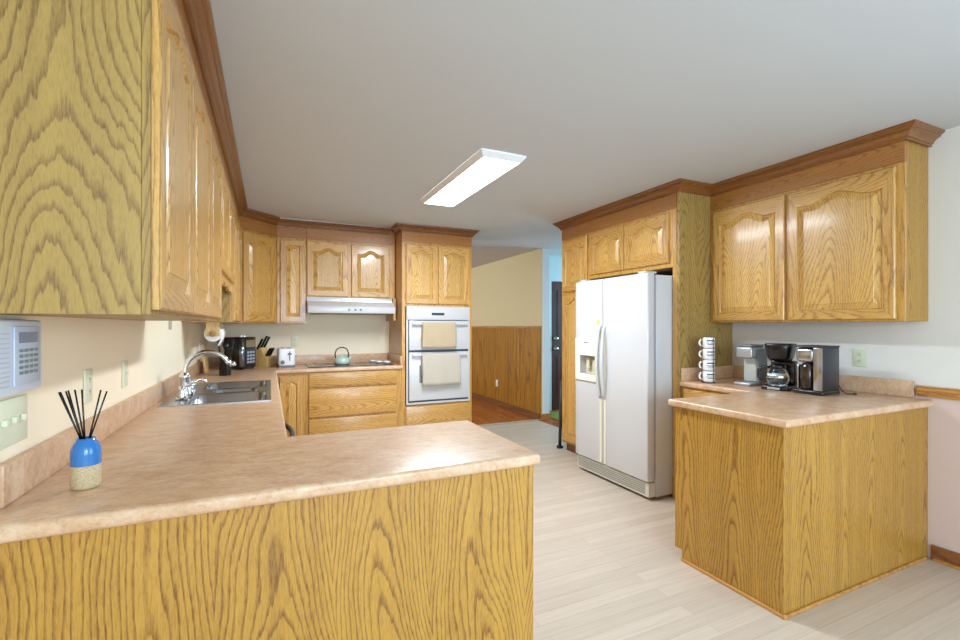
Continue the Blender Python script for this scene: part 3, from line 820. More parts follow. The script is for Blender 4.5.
ov = thing('double_oven', 'white built-in double wall oven with two towels on its handles', 'oven', (1.354, 4.852, 0.478))
OW = 0.750; OH = 1.078
boxobj('body', (0.025, OW - 0.025, 0.0475, 0.56, 0.0, OH), GREYP, ov)
b = nbm(); cells(b, [0, 0.018, OW - 0.018, OW], [0, 0.022, OH - 0.152, OH], lambda x, z: not (0.018 < x < OW - 0.018 and 0.022 < z < OH - 0.152), 0.010, 0.0275, plane='xz')
obj('trim_frame', b, APPL, ov)
cp = boxobj('control_panel', (0.004, OW - 0.004, -0.002, 0.0095, OH - 0.148, OH - 0.004), APPL, ov, 0.004)
boxobj('display', (0.285, 0.435, -0.004, -0.0022, OH - 0.098, OH - 0.070), DGREY, cp)
boxobj('cavity_trim', (0.0185, OW - 0.0185, 0.012, 0.027, 0.0225, OH - 0.1525), plain('slate_trim', (70, 84, 98), 0.4), ov)
for nm, z0, z1, hz in (('upper_door', 0.596, 0.918, 0.882), ('lower_door', 0.044, 0.572, 0.540)):
    dd = boxobj('oven_door', (0.026, OW - 0.026, -0.012, 0.0115, z0, z1), APPL, ov, 0.005)
    b = nbm()
    tube(b, [(0.055, -0.045, hz), (OW - 0.055, -0.045, hz)], 0.011, 12)
    for x in (0.075, OW - 0.075): box(b, x - 0.012, x + 0.012, -0.045, -0.0122, hz - 0.009, hz + 0.009, 0.003)
    smooth_by_angle(obj('handle', b, APPL, dd), 40)
    if nm == 'lower_door':
        boxobj('window', (0.140, 0.560, -0.0135, -0.0121, 0.235, 0.43), plain('grey_oven_glass', (120, 126, 132), 0.1, coat=0.5), dd)
    else:
        boxobj('window', (0.20, 0.555, -0.0135, -0.0121, 0.66, 0.83), plain('grey_oven_glass', (120, 126, 132), 0.1, coat=0.5), dd)

def towel(label, x0, x1, hz, drop_f, drop_b, mat, seed):
    """cloth folded over a bar at y=4.807"""
    rng = random.Random(seed); b = nbm(); yb = 4.852 - 0.045; R = 0.0145
    nx = 22; path = []
    for i in range(9): path.append((-R * 1.0 - 0.004 * (1 - i / 8), -drop_f * (1 - i / 8)))
    for i in range(1, 8):
        a = PI - PI * i / 8; path.append((R * math.cos(a), R * math.sin(a)))
    for i in range(1, 6): path.append((R, -drop_b * i / 5))
    ph = rng.random() * 6
    grid = []
    for j in range(nx + 1):
        u = j / nx; x = x0 + (x1 - x0) * u; col = []
        for (py, pz) in path:
            k = min(1, max(0, -pz / 0.12))
            wv = 0.0035 * math.sin(u * 9 + ph) * k + 0.002 * math.sin(u * 23 + pz * 20) * k
            xx = x + 0.006 * k * math.sin(ph + pz * 9) + (0.008 * k * (u - 0.5))
            yy = yb + py + (-abs(wv) if py < 0 else 0)
            col.append(b.verts.new((xx, yy, hz + pz + (0.004 * math.sin(u * 5 + ph) if pz < -drop_f * 0.9 and py < 0 else 0))))
        grid.append(col)
    for j in range(nx):
        for i in range(len(path) - 1):
            f = b.faces.new((grid[j][i], grid[j][i + 1], grid[j + 1][i + 1], grid[j + 1][i])); f.smooth = True
    o = obj('dish_towel', b, mat)
    md = o.modifiers.new('thick', 'SOLIDIFY'); md.thickness = 0.005; md.offset = 1.0
    return tag(o, label, 'towel')
towel('tan towel hanging from the upper oven handle', 1.515, 1.905, 0.478 + 0.882, 0.265, 0.17, TOWEL, 3)
towel('cream towel hanging from the lower oven handle', 1.512, 1.955, 0.478 + 0.540, 0.335, 0.22, TOWEL2, 5)

# ------------------------------------------------------------------ refrigerator
fr = thing('refrigerator', 'white side-by-side refrigerator with ice dispenser', 'refrigerator', (2.613, 3.545, 0), -R90)
FW = 0.915
smooth_by_angle(boxobj('body', (0.004, FW - 0.004, 0.088, 0.82, 0.02, 1.735), APPL, fr, 0.008))
gap = 0.400
b = nbm(); dx0, dx1, dz0, dz1 = 0.075, 0.318, 0.895, 1.085
cells(b, [0.004, dx0, dx1, gap - 0.005], [0.145, dz0, dz1, 1.748], lambda x, z: not (dx0 < x < dx1 and dz0 < z < dz1), 0.0, 0.075, plane='xz')
es = [e for e in b.edges if len(e.link_faces) == 2 and e.calc_face_angle(0) > 1 and all(not (dx0 - 1e-4 <= v.co.x <= dx1 + 1e-4 and dz0 - 1e-4 <= v.co.z <= dz1 + 1e-4) for v in e.verts)]
bmesh.ops.bevel(b, geom=es, offset=0.012, segments=3, profile=0.5, affect='EDGES', clamp_overlap=True)
fd = smooth_by_angle(obj('freezer_door', b, APPL, fr), 30)
# dispenser bezel and recess
b = nbm()
cells(b, [0.022, dx0 + 0.012, dx1 - 0.012, 0.345], [0.845, dz0 + 0.012, dz1 - 0.012, 1.225], lambda x, z: not (dx0 + 0.012 < x < dx1 - 0.012 and dz0 + 0.012 < z < dz1 - 0.012), -0.014, -0.0006, plane='xz')
bmesh.ops.bevel(b, geom=[e for e in b.edges if len(e.link_faces) == 2 and e.calc_face_angle(0) > 1], offset=0.003, segments=2, profile=0.5, affect='EDGES')
dp = smooth_by_angle(obj('dispenser', b, plain('ivory_plastic', (238, 235, 222), 0.35), fd))
b = nbm(); box(b, dx0 + 0.001, dx1 - 0.001, 0.066, 0.074, dz0 + 0.001, dz1 - 0.001); box(b, dx0 + 0.02, dx1 - 0.02, -0.012, 0.06, dz0 + 0.001, dz0 + 0.012)
for x in (0.15, 0.24): box(b, x - 0.022, x + 0.022, 0.03, 0.045, dz0 + 0.06, dz0 + 0.15, 0.005)
o = obj('dispenser_recess', b, plain('almond_recess', (206, 198, 172), 0.4), fd)
boxobj('badge', (0.15, 0.215, -0.0155, -0.0142, 1.185, 1.195), GREYP, fd)
b = nbm(); box(b, gap + 0.005, FW - 0.004, 0.0, 0.075, 0.145, 1.748, 0.012, 3); rdoor = smooth_by_angle(obj('refrigerator_door', b, APPL, fr), 30)
for par, x, s in ((fd, gap - 0.026, -1), (rdoor, gap + 0.026, 1)):
    b = nbm(); pts = []
    for i in range(21):
        u = i / 20; z = 0.72 + 0.62 * u
        pts.append((x - s * 0.0 + s * 0.006 * math.sin(PI * u), -0.008 - 0.038 * math.sin(PI * u) ** 0.7, z))
    tube(b, pts, [0.012 + 0.003 * math.sin(PI * i / 20) for i in range(21)], 12); obj('handle', b, APPL, par)
    b = nbm(); box(b, x - 0.013, x + 0.013, -0.006, -0.0004, 0.16, 1.735, 0.002); obj('door_trim', b, APPL_B, par)
b = nbm(); box(b, 0.012, FW - 0.012, 0.02, 0.0875, 0.025, 0.135, 0.004)
gr = obj('base_grille', b, plain('grille_almond', (206, 204, 194), 0.4), fr)
b = nbm()
for i in range(5): box(b, 0.03, FW - 0.05, 0.0165, 0.0198, 0.045 + i * 0.016, 0.053 + i * 0.016)
obj('grille_slots', b, plain('grille_shade', (150, 148, 138), 0.6), gr)
for x in (0.05, FW - 0.13): boxobj('hinge_cover', (x, x + 0.08, 0.02, 0.14, 1.7485, 1.765), APPL, fr, 0.004)
for x in (0.08, FW - 0.08):
    for yy in (0.12, 0.76):
        b = nbm(); lathe(b, [(0, 0), (0.02, 0), (0.02, 0.0195), (0, 0.0195)], x, yy, 12); obj('foot', b, BLACK, fr)
b = nbm(); box(b, 2.6095, 2.6125, 3.185, 3.225, 1.355, 1.395, 0.0008, 1)
tag(obj('fridge_magnet', b, STICKER), 'small yellow-green note magnet on the freezer door', 'magnet')

# folded step stool against the pantry's side
st = thing('step_stool', 'dark folded step stool leaning on the far side of the pantry', 'stool', (2.885, 4.172, 0))
b = nbm()
for x in (0.01, 0.36):
    tube(b, [(x, 0.03, 0.025), (x, 0.0, 0.74)], 0.018, 10)
tube(b, [(0.01, 0.0, 0.735), (0.36, 0.0, 0.735)], 0.012, 10)
obj('frame', b, DGREY, st)
for z in (0.22, 0.44): boxobj('step', (0.0235, 0.3465, -0.012, 0.040, z, z + 0.18), DGREY, st, 0.004)
for x in (0.01, 0.36):
    b = nbm(); box(b, x - 0.026, x + 0.026, 0.0, 0.058, 0, 0.03, 0.006); obj('foot', b, BLACK, st)

# ------------------------------------------------------------------ wall plates
def plate(name, label, pos, axis, gangs=1, kind='outlet', mat=PLATE, cat='outlet'):
    """axis: '+x','-x','-y' is the way the plate faces; pos = centre on the wall"""
    rot = {'-y': 0, '+x': R90, '-x': -R90}[axis]
    t = thing(name, label, cat, pos, rot)
    wd = 0.072 + (gangs - 1) * 0.046
    b = nbm(); box(b, -wd / 2, wd / 2, -0.007, -0.0006, -0.058, 0.058, 0.0025, 2); smooth_by_angle(obj('cover_plate', b, mat, t))
    for g in range(gangs):
        x = (g - (gangs - 1) / 2) * 0.046
        if kind == 'switch':
            b = nbm(); box(b, x - 0.006, x + 0.006, -0.018, -0.0072, -0.004, 0.012, 0.002); obj('toggle', b, mat, t)
        else:
            for z in (-0.021, 0.021):
                b = nbm(); box(b, x - 0.014, x + 0.014, -0.0095, -0.0072, z - 0.014, z + 0.014, 0.001)
                so = obj('socket', b, mat, t)
                b = nbm()
                for sx in (-0.005, 0.005): box(b, x + sx - 0.001, x + sx + 0.001, -0.0102, -0.0096, z - 0.002, z + 0.007)
                box(b, x - 0.002, x + 0.002, -0.0102, -0.0096, z - 0.009, z - 0.005)
                obj('slots', b, DGREY, so)
    return t
plate('light_switch', 'three-gang ivory switch plate below the white intercom', (XL, 1.50, 1.105), '+x', 3, 'switch', PLATE, 'switch')
plate('wall_outlet', 'ivory outlet on the left wall behind the reed diffuser', (XL, 2.03, 1.13), '+x')
plate('light_switch', 'ivory switch on the left wall between diffuser and sink', (XL, 2.48, 1.13), '+x', 1, 'switch', PLATE, 'switch')
plate('light_switch', 'small grey switch plate high on the wall behind the sink', (XL, 3.50, 1.375), '+x', 1, 'switch', plain('grey_switch_plate', (190, 186, 176), 0.4), 'switch')
plate('light_switch', 'ivory switch on the left wall past the sink', (XL, 4.14, 1.13), '+x', 1, 'switch', PLATE, 'switch')
plate('wall_outlet', 'white outlet on the left wall behind the utensil crock', (XL, 4.86, 1.15), '+x', 1, 'outlet', WHITE)
plate('wall_outlet', 'ivory outlet on the back wall right of the white toaster', (0.255, YB, 1.165), '-y')
plate('wall_outlet', 'ivory outlet on the back wall behind the knife block', (-0.05, YB, 1.165), '-y')
plate('wall_outlet', 'sage outlet on the right wall beside the silver coffee maker', (XR, 1.665, 1.135), '-x', 1, 'outlet', PLATE_G)
plate('wall_outlet', 'white outlet low on the far-room wood paneling', (3.515, 6.95, 0.37), '-x', 1, 'outlet', WHITE)

# intercom / keypad panel on the left wall
ic = thing('intercom_panel', 'pale blue-white wall intercom with keypad and small screen', 'intercom', (XL, 1.30, 1.265), R90)
smooth_by_angle(boxobj('housing', (0.0, 0.285, -0.035, -0.0006, -0.088, 0.090), BLUEW, ic, 0.008, 3))
kp = smooth_by_angle(boxobj('keypad_door', (0.128, 0.258, -0.040, -0.0352, -0.068, 0.074), plain('blue_grey_plastic', (196, 204, 220), 0.4), ic, 0.003))
boxobj('screen', (0.145, 0.240, -0.0415, -0.0402, 0.034, 0.060), LCD, kp)
for r in range(5):
    for c in range(4):
        x = 0.146 + c * 0.0255; z = -0.042 + r * 0.0135
        b = nbm(); box(b, x, x + 0.017, -0.0425, -0.0402, z, z + 0.0075, 0.001); obj('key', b, plain('sage_key', (126, 142, 134), 0.5), kp)
b = nbm()
for i in range(12): box(b, 0.012, 0.115, -0.0362, -0.0352, -0.066 + i * 0.011, -0.0625 + i * 0.011)
obj('speaker_grille', b, plain('blue_grey_slot', (198, 206, 218), 0.5), ic)

# ------------------------------------------------------------------ reed diffuser
rdx, rdy = -0.438, 1.528
t = thing('reed_diffuser', 'blue and speckled ceramic reed diffuser with black sticks on the near counter', 'diffuser', (rdx, rdy, CT))
b = nbm(); lathe(b, [(0, 0.0005), (0.026, 0.0005), (0.030, 0.004), (0.032, 0.012), (0.032, 0.062)], seg=32); obj('speckled_base', b, STONE, t)
b = nbm(); lathe(b, [(0.032, 0.0622), (0.0323, 0.090), (0.031, 0.106), (0.026, 0.118), (0.021, 0.124), (0.020, 0.131), (0.016, 0.131), (0.016, 0.11), (0, 0.11)], seg=32); obj('glazed_top', b, BLUEG, t)
for i, (u, v, hh) in enumerate(((-.072, .003, .250), (-.063, -.003, .252), (-.054, .003, .253), (-.043, -.003, .256), (-.031, .003, .257), (-.008, -.003, .258), (.036, .003, .256), (.056, -.003, .253))):
    top = Vector((u, v, hh)); bt = Vector((u * 0.10, v * 0.4, 0.112))
    b = nbm(); tube(b, [bt, top], 0.0021, 6); o = obj('reed', b, BLACK, t); o.rotation_euler = (0, 0, -0.40)

# ------------------------------------------------------------------ things round the corner, left to right
# paper towel holder under the cabinet
ph = thing('paper_towel_holder', 'wooden paper towel bracket fixed under the left wall cabinet', 'holder', (-0.385, 3.96, UB))
for yy in (0.0, 0.30):
    b = nbm(); cells(b, [-0.045, -0.02, 0.02, 0.045], [-0.105, -0.04, -0.0006], lambda x, z: True, yy, yy + 0.016, plane='xz')
    obj('bracket_arm', b, BLOCK, ph)
b = nbm(); tube(b, [(0, -0.008, -0.085), (0, 0.326, -0.085)], 0.010, 12)
M = Matrix.Translation((0, -0.001, -0.085)) @ Matrix.Rotation(PI / 2, 4, 'X'); lathe(b, [(0, 0.012), (0.022, 0.012), (0.024, 0.006), (0.022, 0), (0, 0)], seg=20, M=M)
obj('dowel', b, CARD, ph)
b = nbm()
M = Matrix.Translation((-0.385, 3.979, UB - 0.085)) @ Matrix.Rotation(-PI / 2, 4, 'X')
lathe(b, [(0.020, 0), (0.060, 0), (0.060, 0.278), (0.020, 0.278), (0.020, 0)], seg=36, M=M)
pt = obj('paper_towel_roll', b, PAPER)
for p in pt.data.polygons: p.use_smooth = False
smooth_by_angle(pt, 40)
tag(pt, 'white paper towel roll hanging under the left wall cabinet', 'paper towel')
b = nbm()
pts = [(0.059 * math.cos(a), 0.059 * math.sin(a)) for a in (0.6, 0.3, 0.0, -0.3)] + [(0.050, -0.045), (0.035, -0.075), (0.028, -0.095)]
g = [[b.verts.new((-0.385 + p[0] * 1.03, 3.979 + yy, UB - 0.085 + p[1] * 1.03)) for p in pts] for yy in (0.002, 0.276)]
for i in range(len(pts) - 1):
    f = b.faces.new((g[0][i], g[0][i + 1], g[1][i + 1], g[1][i])); f.smooth = True
sh = obj('loose_sheet', b, PAPER, pt); sh.modifiers.new('t', 'SOLIDIFY').thickness = 0.001

# wooden board stand left of the crock
b = nbm(); R = Matrix.Rotation(math.radians(-7), 3, 'Y')
t = thing('cutting_board', 'small wooden cutting board leaning on the wall by the utensil crock', 'board', (-0.510, 4.80, CT + 0.0022))
b = nbm(); box(b, -0.011, 0.011, -0.10, 0.10, 0, 0.15, 0.004); o = smooth_by_angle(obj('board', b, BLOCK, t)); o.rotation_euler = (0, math.radians(-8), 0.0)

cx, cy = -0.345, 4.50
b = nbm(); lathe(b, [(0, 0.0005), (0.044, 0.0005), (0.047, 0.004), (0.047, 0.150), (0.049, 0.153), (0.047, 0.156), (0.042, 0.153), (0.042, 0.012), (0, 0.012)], seg=28)
o = obj('utensil_crock', b, BLACK, loc=(cx, cy, CT)); tag(o, 'black cylindrical utensil crock between faucet and black countertop oven', 'crock')
def utensil(name, label, dx, dy, lean, kind):
    t = thing(name, label, 'utensil', (cx + dx, cy + dy, CT + 0.0128))
    dr = Vector((lean[0], lean[1], 1)).normalized(); L1 = 0.21
    b = nbm(); tube(b, [Vector((0, 0, 0.004)), dr * L1], [0.005, 0.006], 8); obj('handle', b, BLACK, t)
    b = nbm(); rot = dr.to_track_quat('Z', 'Y').to_matrix()
    if kind == 'spatula': obox(b, dr * (L1 + 0.045), (0.068, 0.005, 0.088), rot, 0.002)
    elif kind == 'spoon':
        lathe(b, [(0, -0.04), (0.018, -0.032), (0.028, -0.005), (0.026, 0.02), (0.012, 0.036), (0, 0.038)], seg=16, M=Matrix.Translation(dr * (L1 + 0.038)) @ rot.to_4x4() @ Matrix.Diagonal((1, 0.28, 1, 1)))
    else:
        for k in range(3): obox(b, dr * (L1 + 0.045) + rot @ Vector(((k - 1) * 0.022, 0, 0)), (0.012, 0.005, 0.088), rot, 0.002)
        obox(b, dr * (L1 + 0.006), (0.058, 0.005, 0.014), rot, 0.002)
    obj('blade' if kind != 'spoon' else 'bowl', b, DGREY if kind == 'spatula' else BLACK, t)
utensil('spatula', 'dark flat spatula leaning right in the black crock', 0.018, -0.005, (0.12, 0.06), 'spatula')
utensil('slotted_turner', 'black slotted turner leaning left in the black crock', -0.018, -0.01, (-0.12, 0.02), 'fork')
utensil('serving_spoon', 'black spoon upright in the middle of the black crock', 0.0, 0.02, (0.01, 0.10), 'spoon')

# black countertop oven set diagonally in the corner
t = thing('countertop_oven', 'black countertop appliance with chrome corner column in the back left corner', 'appliance', (-0.262, 5.10, CT), math.radians(58))
b = nbm(); box(b, -0.11, 0.11, -0.10, 0.10, 0.012, 0.315, 0.014, 3); smooth_by_angle(obj('body', b, BLACK, t))
b = nbm(); tube(b, [(-0.100, -0.090, 0.03), (-0.100, -0.090, 0.30)], 0.026, 20); o = obj('chrome_column', b, plain('blue_steel', (150, 170, 200), 0.15, metal=1.0), t)
b = nbm(); box(b, -0.055, 0.095, -0.1035, -0.1005, 0.05, 0.20, 0.001); cpn = obj('control_panel', b, plain('smoked_panel', (70, 78, 88), 0.15), t)
for r in range(4):
    for c in range(3):
        b = nbm(); box(b, -0.040 + c * 0.042, -0.010 + c * 0.042, -0.1055, -0.1037, 0.06 + r * 0.032, 0.080 + r * 0.032); obj('button', b, plain('pale_button', (168, 176, 184), 0.4), cpn)
b = nbm(); box(b, -0.055, 0.095, -0.1035, -0.1005, 0.215, 0.285, 0.001); obj('window', b, plain('bronze_window', (128, 112, 84), 0.15), t)
for x in (-0.07, -0.02):
    b = nbm(); lathe(b, [(0.014, 0.3155), (0.016, 0.320), (0.014, 0.332), (0, 0.334)], x, -0.06, 14); obj('knob', b, CERW, t)
for x in (-0.085, 0.085):
    for yy in (-0.075, 0.075):
        b = nbm(); lathe(b, [(0, 0.0005), (0.012, 0.0005), (0.012, 0.0118), (0, 0.0118)], x, yy, 12); obj('foot', b, BLACK, t)

# knife block with knives
kb = thing('knife_block', 'light wooden knife block in the back corner beside the white toaster', 'knife block', (-0.045, 5.29, CT), math.radians(-35))
b = nbm()
prof = [(-0.075, 0.0005), (0.075, 0.0005), (0.075, 0.10), (0.035, 0.205), (-0.075, 0.165)]
prof = [(-0.085, 0.0005), (0.07, 0.0005), (0.07, 0.09), (0.02, 0.12), (-0.01, 0.20), (-0.085, 0.165)]
a = [b.verts.new((p[0], -0.05, p[1])) for p in prof]; c = [b.verts.new((p[0], 0.05, p[1])) for p in prof]
b.faces.new(a); b.faces.new(c[::-1])
for i in range(len(prof)): b.faces.new((a[i], a[(i + 1) % len(prof)], c[(i + 1) % len(prof)], c[i]))
bmesh.ops.bevel(b, geom=list(b.edges), offset=0.003, segments=2, profile=0.5, affect='EDGES')
smooth_by_angle(obj('block', b, BLOCK, kb))
def knife(px, py, pz, L1, label, group):
    K = kb.matrix_basis
    base = Vector((px, py, pz)); dr = Vector((0.50, 0, 0.87)).normalized()
    M = Matrix.Translation(kb.location) @ Matrix.Rotation(math.radians(-35), 4, 'Z')
    t = thing('kitchen_knife', label, 'knife', M @ base, math.radians(-35), group)
    rot = dr.to_track_quat('Z', 'Y').to_matrix()
    b = nbm(); obox(b, dr * (L1 / 2 + 0.012), (0.024, 0.016, L1), rot, 0.005, 2); smooth_by_angle(obj('handle', b, BLACK, t))
    b = nbm(); obox(b, dr * 0.0075, (0.026, 0.017, 0.008), rot, 0.001); obj('bolster', b, STEEL, t)
for (x, y, z, l) in ((-0.064, -0.030, 0.179, 0.115), (-0.046, 0.0, 0.187, 0.14), (-0.028, 0.030, 0.195, 0.12)):
    knife(x, y, z, l, 'long black-handled knife in the upper slots of the wooden knife block', 'upper knives in the block')
for (x, y, z, l) in ((0.040, -0.028, 0.110, 0.085), (0.040, 0.0, 0.110, 0.085), (0.040, 0.028, 0.110, 0.085)):
    knife(x, y, z, l, 'short black-handled knife in the lower slots of the wooden knife block', 'lower knives in the block')

# white toaster
t = thing('toaster', 'white two-slot toaster on the back counter, its lever end forward', 'toaster', (0.155, 5.20, CT), math.radians(4))
b = nbm(); box(b, -0.078, 0.078, -0.13, 0.13, 0.014, 0.195, 0.022, 4); smooth_by_angle(obj('body', b, plain('white_toaster_plastic', (236, 238, 244), 0.3), t))
b = nbm(); box(b, -0.080, 0.080, -0.132, 0.132, 0.0005, 0.0135, 0.003); obj('base', b, GREYP, t)
b = nbm(); box(b, 0.022, 0.030, -0.1325, -0.1303, 0.07, 0.165); lv = obj('lever_slot', b, DGREY, t)
b = nbm(); box(b, 0.008, 0.044, -0.150, -0.1327, 0.13, 0.148, 0.004); obj('lever', b, GREYP, t)
b = nbm(); lathe(b, [(0.020, 0), (0.020, 0.008), (0.016, 0.014), (0, 0.014)], seg=20, M=Matrix.Translation((-0.04, -0.1303, 0.055)) @ Matrix.Rotation(PI / 2, 4, 'X')); obj('dial', b, GREYP, t)
b = nbm()
for x in (-0.03, 0.03): box(b, x - 0.012, x + 0.012, -0.095, 0.095, 0.1952, 0.197)
obj('slots', b, DGREY, t)

# kettle and small dishes on the cooktop
t = thing('kettle', 'small mint green kettle with dark bail handle on the cooktop', 'kettle', (0.715, 5.14, CT + 0.0072), 0.3)
b = nbm(); lathe(b, [(0, 0.0008), (0.070, 0.0008), (0.082, 0.012), (0.086, 0.035), (0.078, 0.062), (0.055, 0.082), (0.035, 0.088)], seg=32); obj('body', b, MINT, t)
b = nbm(); lathe(b, [(0.036, 0.0882), (0.034, 0.094), (0.012, 0.099), (0.007, 0.103), (0.012, 0.112), (0.008, 0.118), (0, 0.119)], seg=24); obj('lid', b, MINT, t)
b = nbm(); tube(b, [(0.075, 0, 0.045), (0.10, 0, 0.060), (0.115, 0, 0.083)], [0.016, 0.012, 0.009], 12); obj('spout', b, MINT, t)
b = nbm(); pts = [(-0.072, 0, 0.072), (-0.078, 0, 0.12)] + [(0.07 * math.cos(a), 0, 0.135 + 0.05 * math.sin(a)) for a in [PI - PI * i / 10 for i in range(11)]] + [(0.078, 0, 0.12), (0.072, 0, 0.072)]
tube(b, pts, 0.0065, 10); o = obj('handle', b, DGREY, t)
for i, (x, y, r, lab) in enumerate(((1.075, 5.27, 0.034, 'leftmost of three small white dishes on the right of the cooktop'), (1.115, 5.13, 0.036, 'middle of three small white dishes on the right of the cooktop'), (1.185, 5.06, 0.038, 'rightmost of three small white dishes on the right of the cooktop'))):
    b = nbm(); lathe(b, [(0, 0.0008), (r * 0.7, 0.0008), (r, 0.016), (r + 0.003, 0.028), (r - 0.002, 0.028), (r * 0.65, 0.008), (0, 0.006)], seg=24)
    tag(obj('small_dish', b, CERW, loc=(x, y, CT + 0.0072)), lab, 'dish', 'small white dishes on the cooktop')

# ------------------------------------------------------------------ right counter: mugs and coffee makers
gxm, gym = 2.985, 2.400
mh = 0.0835
rk = thing('mug_rack', 'thin dark wire rack holding four stacked mugs beside the oak panel', 'rack', (gxm, gym, CT))
b = nbm(); tube(b, [(0.048 * math.cos(2 * PI * i / 24), 0.048 * math.sin(2 * PI * i / 24), 0.003) for i in range(25)], 0.0022, 6, caps=False); obj('base_ring', b, DGREY, rk)
for a in (0.35, 0.35 + 2 * PI / 3, 0.35 - 2 * PI / 3):
    b = nbm(); tube(b, [(0.048 * math.cos(a), 0.048 * math.sin(a), 0.003), (0.048 * math.cos(a), 0.048 * math.sin(a), 0.345)], 0.0020, 6); obj('upright', b, DGREY, rk)
names = ('lowest of the four white mugs stacked in the wire rack', 'second mug from the bottom of the white stack', 'third mug from the bottom of the white stack', 'topmost of the four white mugs stacked in the wire rack')
def first_mug():
    t = thing('mug', names[0], 'mug', (gxm, gym, CT + 0.0058), 0, 'white printed mugs in the rack')
    b = nbm(); lathe(b, [(0, 0.001), (0.030, 0.001), (0.034, 0.004), (0.0405, 0.010), (0.0405, 0.080), (0.039, 0.0815), (0.037, 0.080), (0.037, 0.012), (0, 0.010)], seg=28); obj('body', b, CERW, t)
    b = nbm(); d = Vector((-0.62, 0.78, 0)).normalized()
    tube(b, [Vector((0, 0, 0.066)) + d * 0.0415] + [Vector((0, 0, 0.042 + 0.024 * math.cos(a))) + d * (0.043 + 0.019 * math.sin(a)) for a in [PI * i / 8 for i in range(9)]] + [Vector((0, 0, 0.018)) + d * 0.0415], 0.0065, 8); obj('handle', b, CERW, t)
    b = nbm()
    for (z0, z1, a0, a1) in ((0.054, 0.064, -2.75, -1.25), (0.040, 0.0435, -2.9, -1.15), (0.030, 0.035, -2.65, -1.4)):
        n = 12; g = [[b.verts.new((0.0409 * math.cos(a0 + (a1 - a0) * i / n), 0.0409 * math.sin(a0 + (a1 - a0) * i / n), z)) for z in (z0, z1)] for i in range(n + 1)]
        for i in range(n): b.faces.new((g[i][0], g[i + 1][0], g[i + 1][1], g[i][1]))
    obj('print', b, NAVY, t)
    return t
def dup(root, loc, label):
    r = root.copy(); C.objects.link(r); r.location = loc; r['label'] = label
    for ch in list(root.children):
        c = ch.copy(); C.objects.link(c); c.parent = r
    return r
m0 = first_mug()
for k in range(1, 4): dup(m0, (gxm, gym, CT + 0.0058 + k * mh), names[k])

# silver single-serve brewer
t = thing('single_serve_brewer', 'silver single-serve coffee brewer between the mugs and black coffee maker', 'coffee maker', (3.155, 2.195, CT), -R90 + 0.02); t.scale = (0.92, 0.85, 1.0)
b = nbm(); box(b, -0.066, 0.066, -0.11, 0.10, 0.0005, 0.022, 0.008, 3); smooth_by_angle(obj('base', b, SILVER, t))
b = nbm(); box(b, -0.055, 0.055, 0.0, 0.10, 0.0225, 0.195, 0.012, 3); smooth_by_angle(obj('column', b, plain('pale_grey_plastic', (196, 200, 196), 0.35), t))
b = nbm(); box(b, -0.066, 0.066, -0.085, 0.10, 0.1955, 0.275, 0.014, 3); smooth_by_angle(obj('brew_head', b, SILVER, t))
b = nbm(); box(b, -0.060, 0.060, -0.078, 0.095, 0.2755, 0.292, 0.010, 3); smooth_by_angle(obj('lid', b, GREYP, t))
b = nbm(); box(b, 0.0665, 0.082, -0.02, 0.10, 0.02, 0.26, 0.006); smooth_by_angle(obj('water_tank', b, plain('grey_tank', (126, 132, 138), 0.1, coat=0.3), t))

# black drip coffee maker
t = thing('drip_coffee_maker', 'black drip coffee maker with round glass carafe', 'coffee maker', (3.13, 1.960, CT), -R90 + 0.22); t.scale = (0.92, 0.90, 0.95)
b = nbm(); box(b, -0.085, 0.085, -0.13, 0.10, 0.0005, 0.030, 0.010, 3); smooth_by_angle(obj('base', b, BLACK, t))
b = nbm(); lathe(b, [(0, 0.0305), (0.062, 0.0305), (0.064, 0.036), (0, 0.036)], 0, -0.05, 28); obj('warming_plate', b, STEEL, t)
b = nbm(); box(b, -0.08, 0.08, 0.035, 0.10, 0.0305, 0.200, 0.010, 3); smooth_by_angle(obj('column', b, BLACK, t))
b = nbm()
secs = [(0.062, 0.060, 0.2005), (0.075, 0.080, 0.225), (0.088, 0.095, 0.290), (0.090, 0.098, 0.318), (0.084, 0.092, 0.324)]
rings = []
for hx, hy, z in secs:
    ring = []
    for i in range(28):
        a = 2 * PI * i / 28; ca, sa = math.cos(a), math.sin(a); e = 0.55
        ring.append(b.verts.new((hx * math.copysign(abs(ca) ** e, ca), 0.0 + hy * math.copysign(abs(sa) ** e, sa), z)))
    rings.append(ring)
for p, q in zip(rings, rings[1:]):
    for i in range(28):
        f = b.faces.new((p[i], p[(i + 1) % 28], q[(i + 1) % 28], q[i])); f.smooth = True
b.faces.new(rings[0][::-1]); b.faces.new(rings[-1])
obj('brew_basket', b, BLACK, t)
b = nbm(); box(b, -0.040, 0.040, -0.136, -0.1303, 0.006, 0.022, 0.002); obj('switch_strip', b, SILVER, t)
cf = None
b = nbm(); lathe(b, [(0, 0.0365), (0.052, 0.0365), (0.064, 0.050), (0.070, 0.080), (0.064, 0.115), (0.048, 0.142), (0.046, 0.150)], 0, -0.05, 32)
cf = obj('carafe', b, CGLASS, t)
b = nbm(); lathe(b, [(0.047, 0.1505), (0.052, 0.152), (0.052, 0.168), (0.030, 0.178), (0, 0.178)], 0, -0.05, 28); obj('lid', b, BLACK, cf)
b = nbm(); lathe(b, [(0.0705, 0.084), (0.072, 0.086), (0.0705, 0.096)], 0, -0.05, 32); obj('band', b, CHROME, cf)
b = nbm(); tube(b, [(-0.045, -0.07, 0.155), (-0.085, -0.09, 0.158), (-0.108, -0.10, 0.135), (-0.108, -0.10, 0.085), (-0.085, -0.088, 0.058)], [0.009, 0.010, 0.011, 0.011, 0.008], 10); obj('handle', b, BLACK, cf)

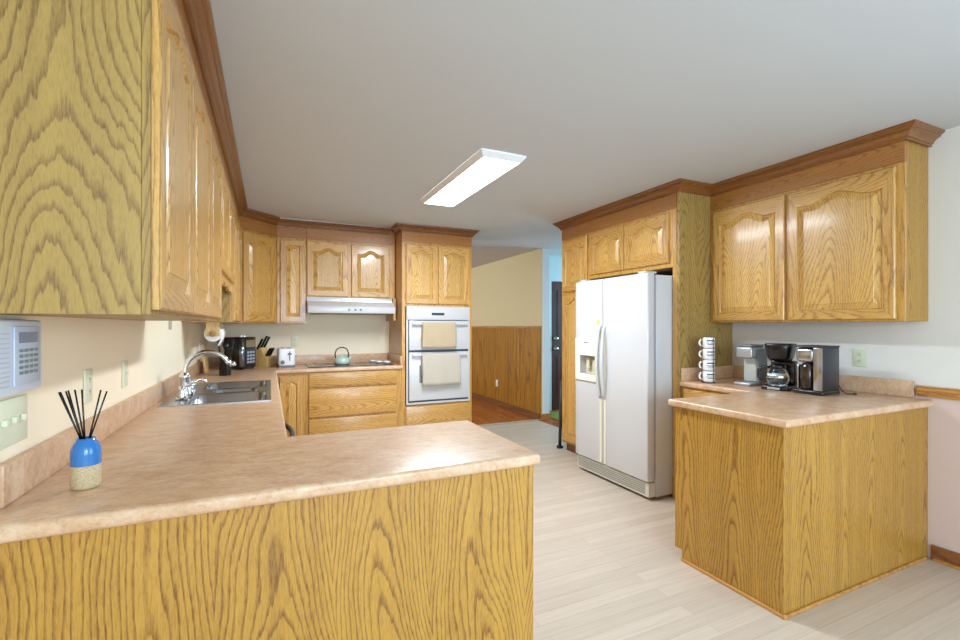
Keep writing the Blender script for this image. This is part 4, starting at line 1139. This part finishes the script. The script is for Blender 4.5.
# silver and black coffee maker with dark reservoir window
t = thing('thermal_coffee_maker', 'silver-fronted black coffee maker standing nearest the right wall outlet', 'coffee maker', (3.125, 1.735, CT), -R90 + 0.0); t.scale = (0.82, 0.80, 0.97)
b = nbm(); box(b, -0.105, 0.105, -0.12, 0.12, 0.0005, 0.028, 0.010, 3); smooth_by_angle(obj('base', b, BLACK, t))
b = nbm(); box(b, 0.040, 0.100, -0.110, 0.115, 0.0285, 0.300, 0.006, 2); box(b, -0.100, 0.0398, 0.02, 0.115, 0.0285, 0.300, 0.006, 2); smooth_by_angle(obj('housing', b, plain('charcoal_plastic', (40, 42, 48), 0.3, coat=0.2), t))
b = nbm(); box(b, 0.042, 0.102, -0.118, -0.1105, 0.030, 0.298, 0.003); smooth_by_angle(obj('front_strip', b, STEEL, t))
b = nbm(); box(b, -0.096, 0.036, -0.105, 0.0195, 0.205, 0.298, 0.025, 4); smooth_by_angle(obj('brew_head', b, STEEL, t), 40)
b = nbm(); box(b, -0.104, 0.104, -0.118, 0.118, 0.3005, 0.312, 0.005); smooth_by_angle(obj('lid', b, DGREY, t))
b = nbm(); lathe(b, [(0, 0.0290), (0.050, 0.0290), (0.056, 0.036), (0.056, 0.170), (0.044, 0.188), (0.038, 0.200), (0, 0.200)], -0.030, -0.045, 28); cf = obj('carafe', b, COFFEE, t)
b = nbm(); box(b, -0.100, -0.088, -0.075, 0.0, 0.0290, 0.185, 0.004); obj('side_strip', b, STEEL, t)
b = nbm(); tube(b, [(0.09, 0.1205, 0.06), (0.10, 0.15, 0.02), (0.115, 0.17, 0.006), (0.15, 0.17, 0.006), (0.17, 0.20, 0.006), (0.13, 0.24, 0.006)], 0.004, 8); obj('power_cord', b, BLACK, t)

# ------------------------------------------------------------------ repeats share a group
GROUPS = {'wall_cabinet': 'oak wall cabinets', 'base_cabinet': 'oak base cabinets', 'peninsula_cabinet': 'veneered peninsula cabinets', 'wall_outlet': 'wall outlets',
          'light_switch': 'wall light switches', 'crown_moulding': 'stained crown mouldings', 'worktop': 'laminate worktops', 'dish_towel': 'towels on the oven handles'}
for o in list(C.objects):
    k = o.name.split('.')[0]
    if o.parent is None and k in GROUPS and 'group' not in o: o['group'] = GROUPS[k]
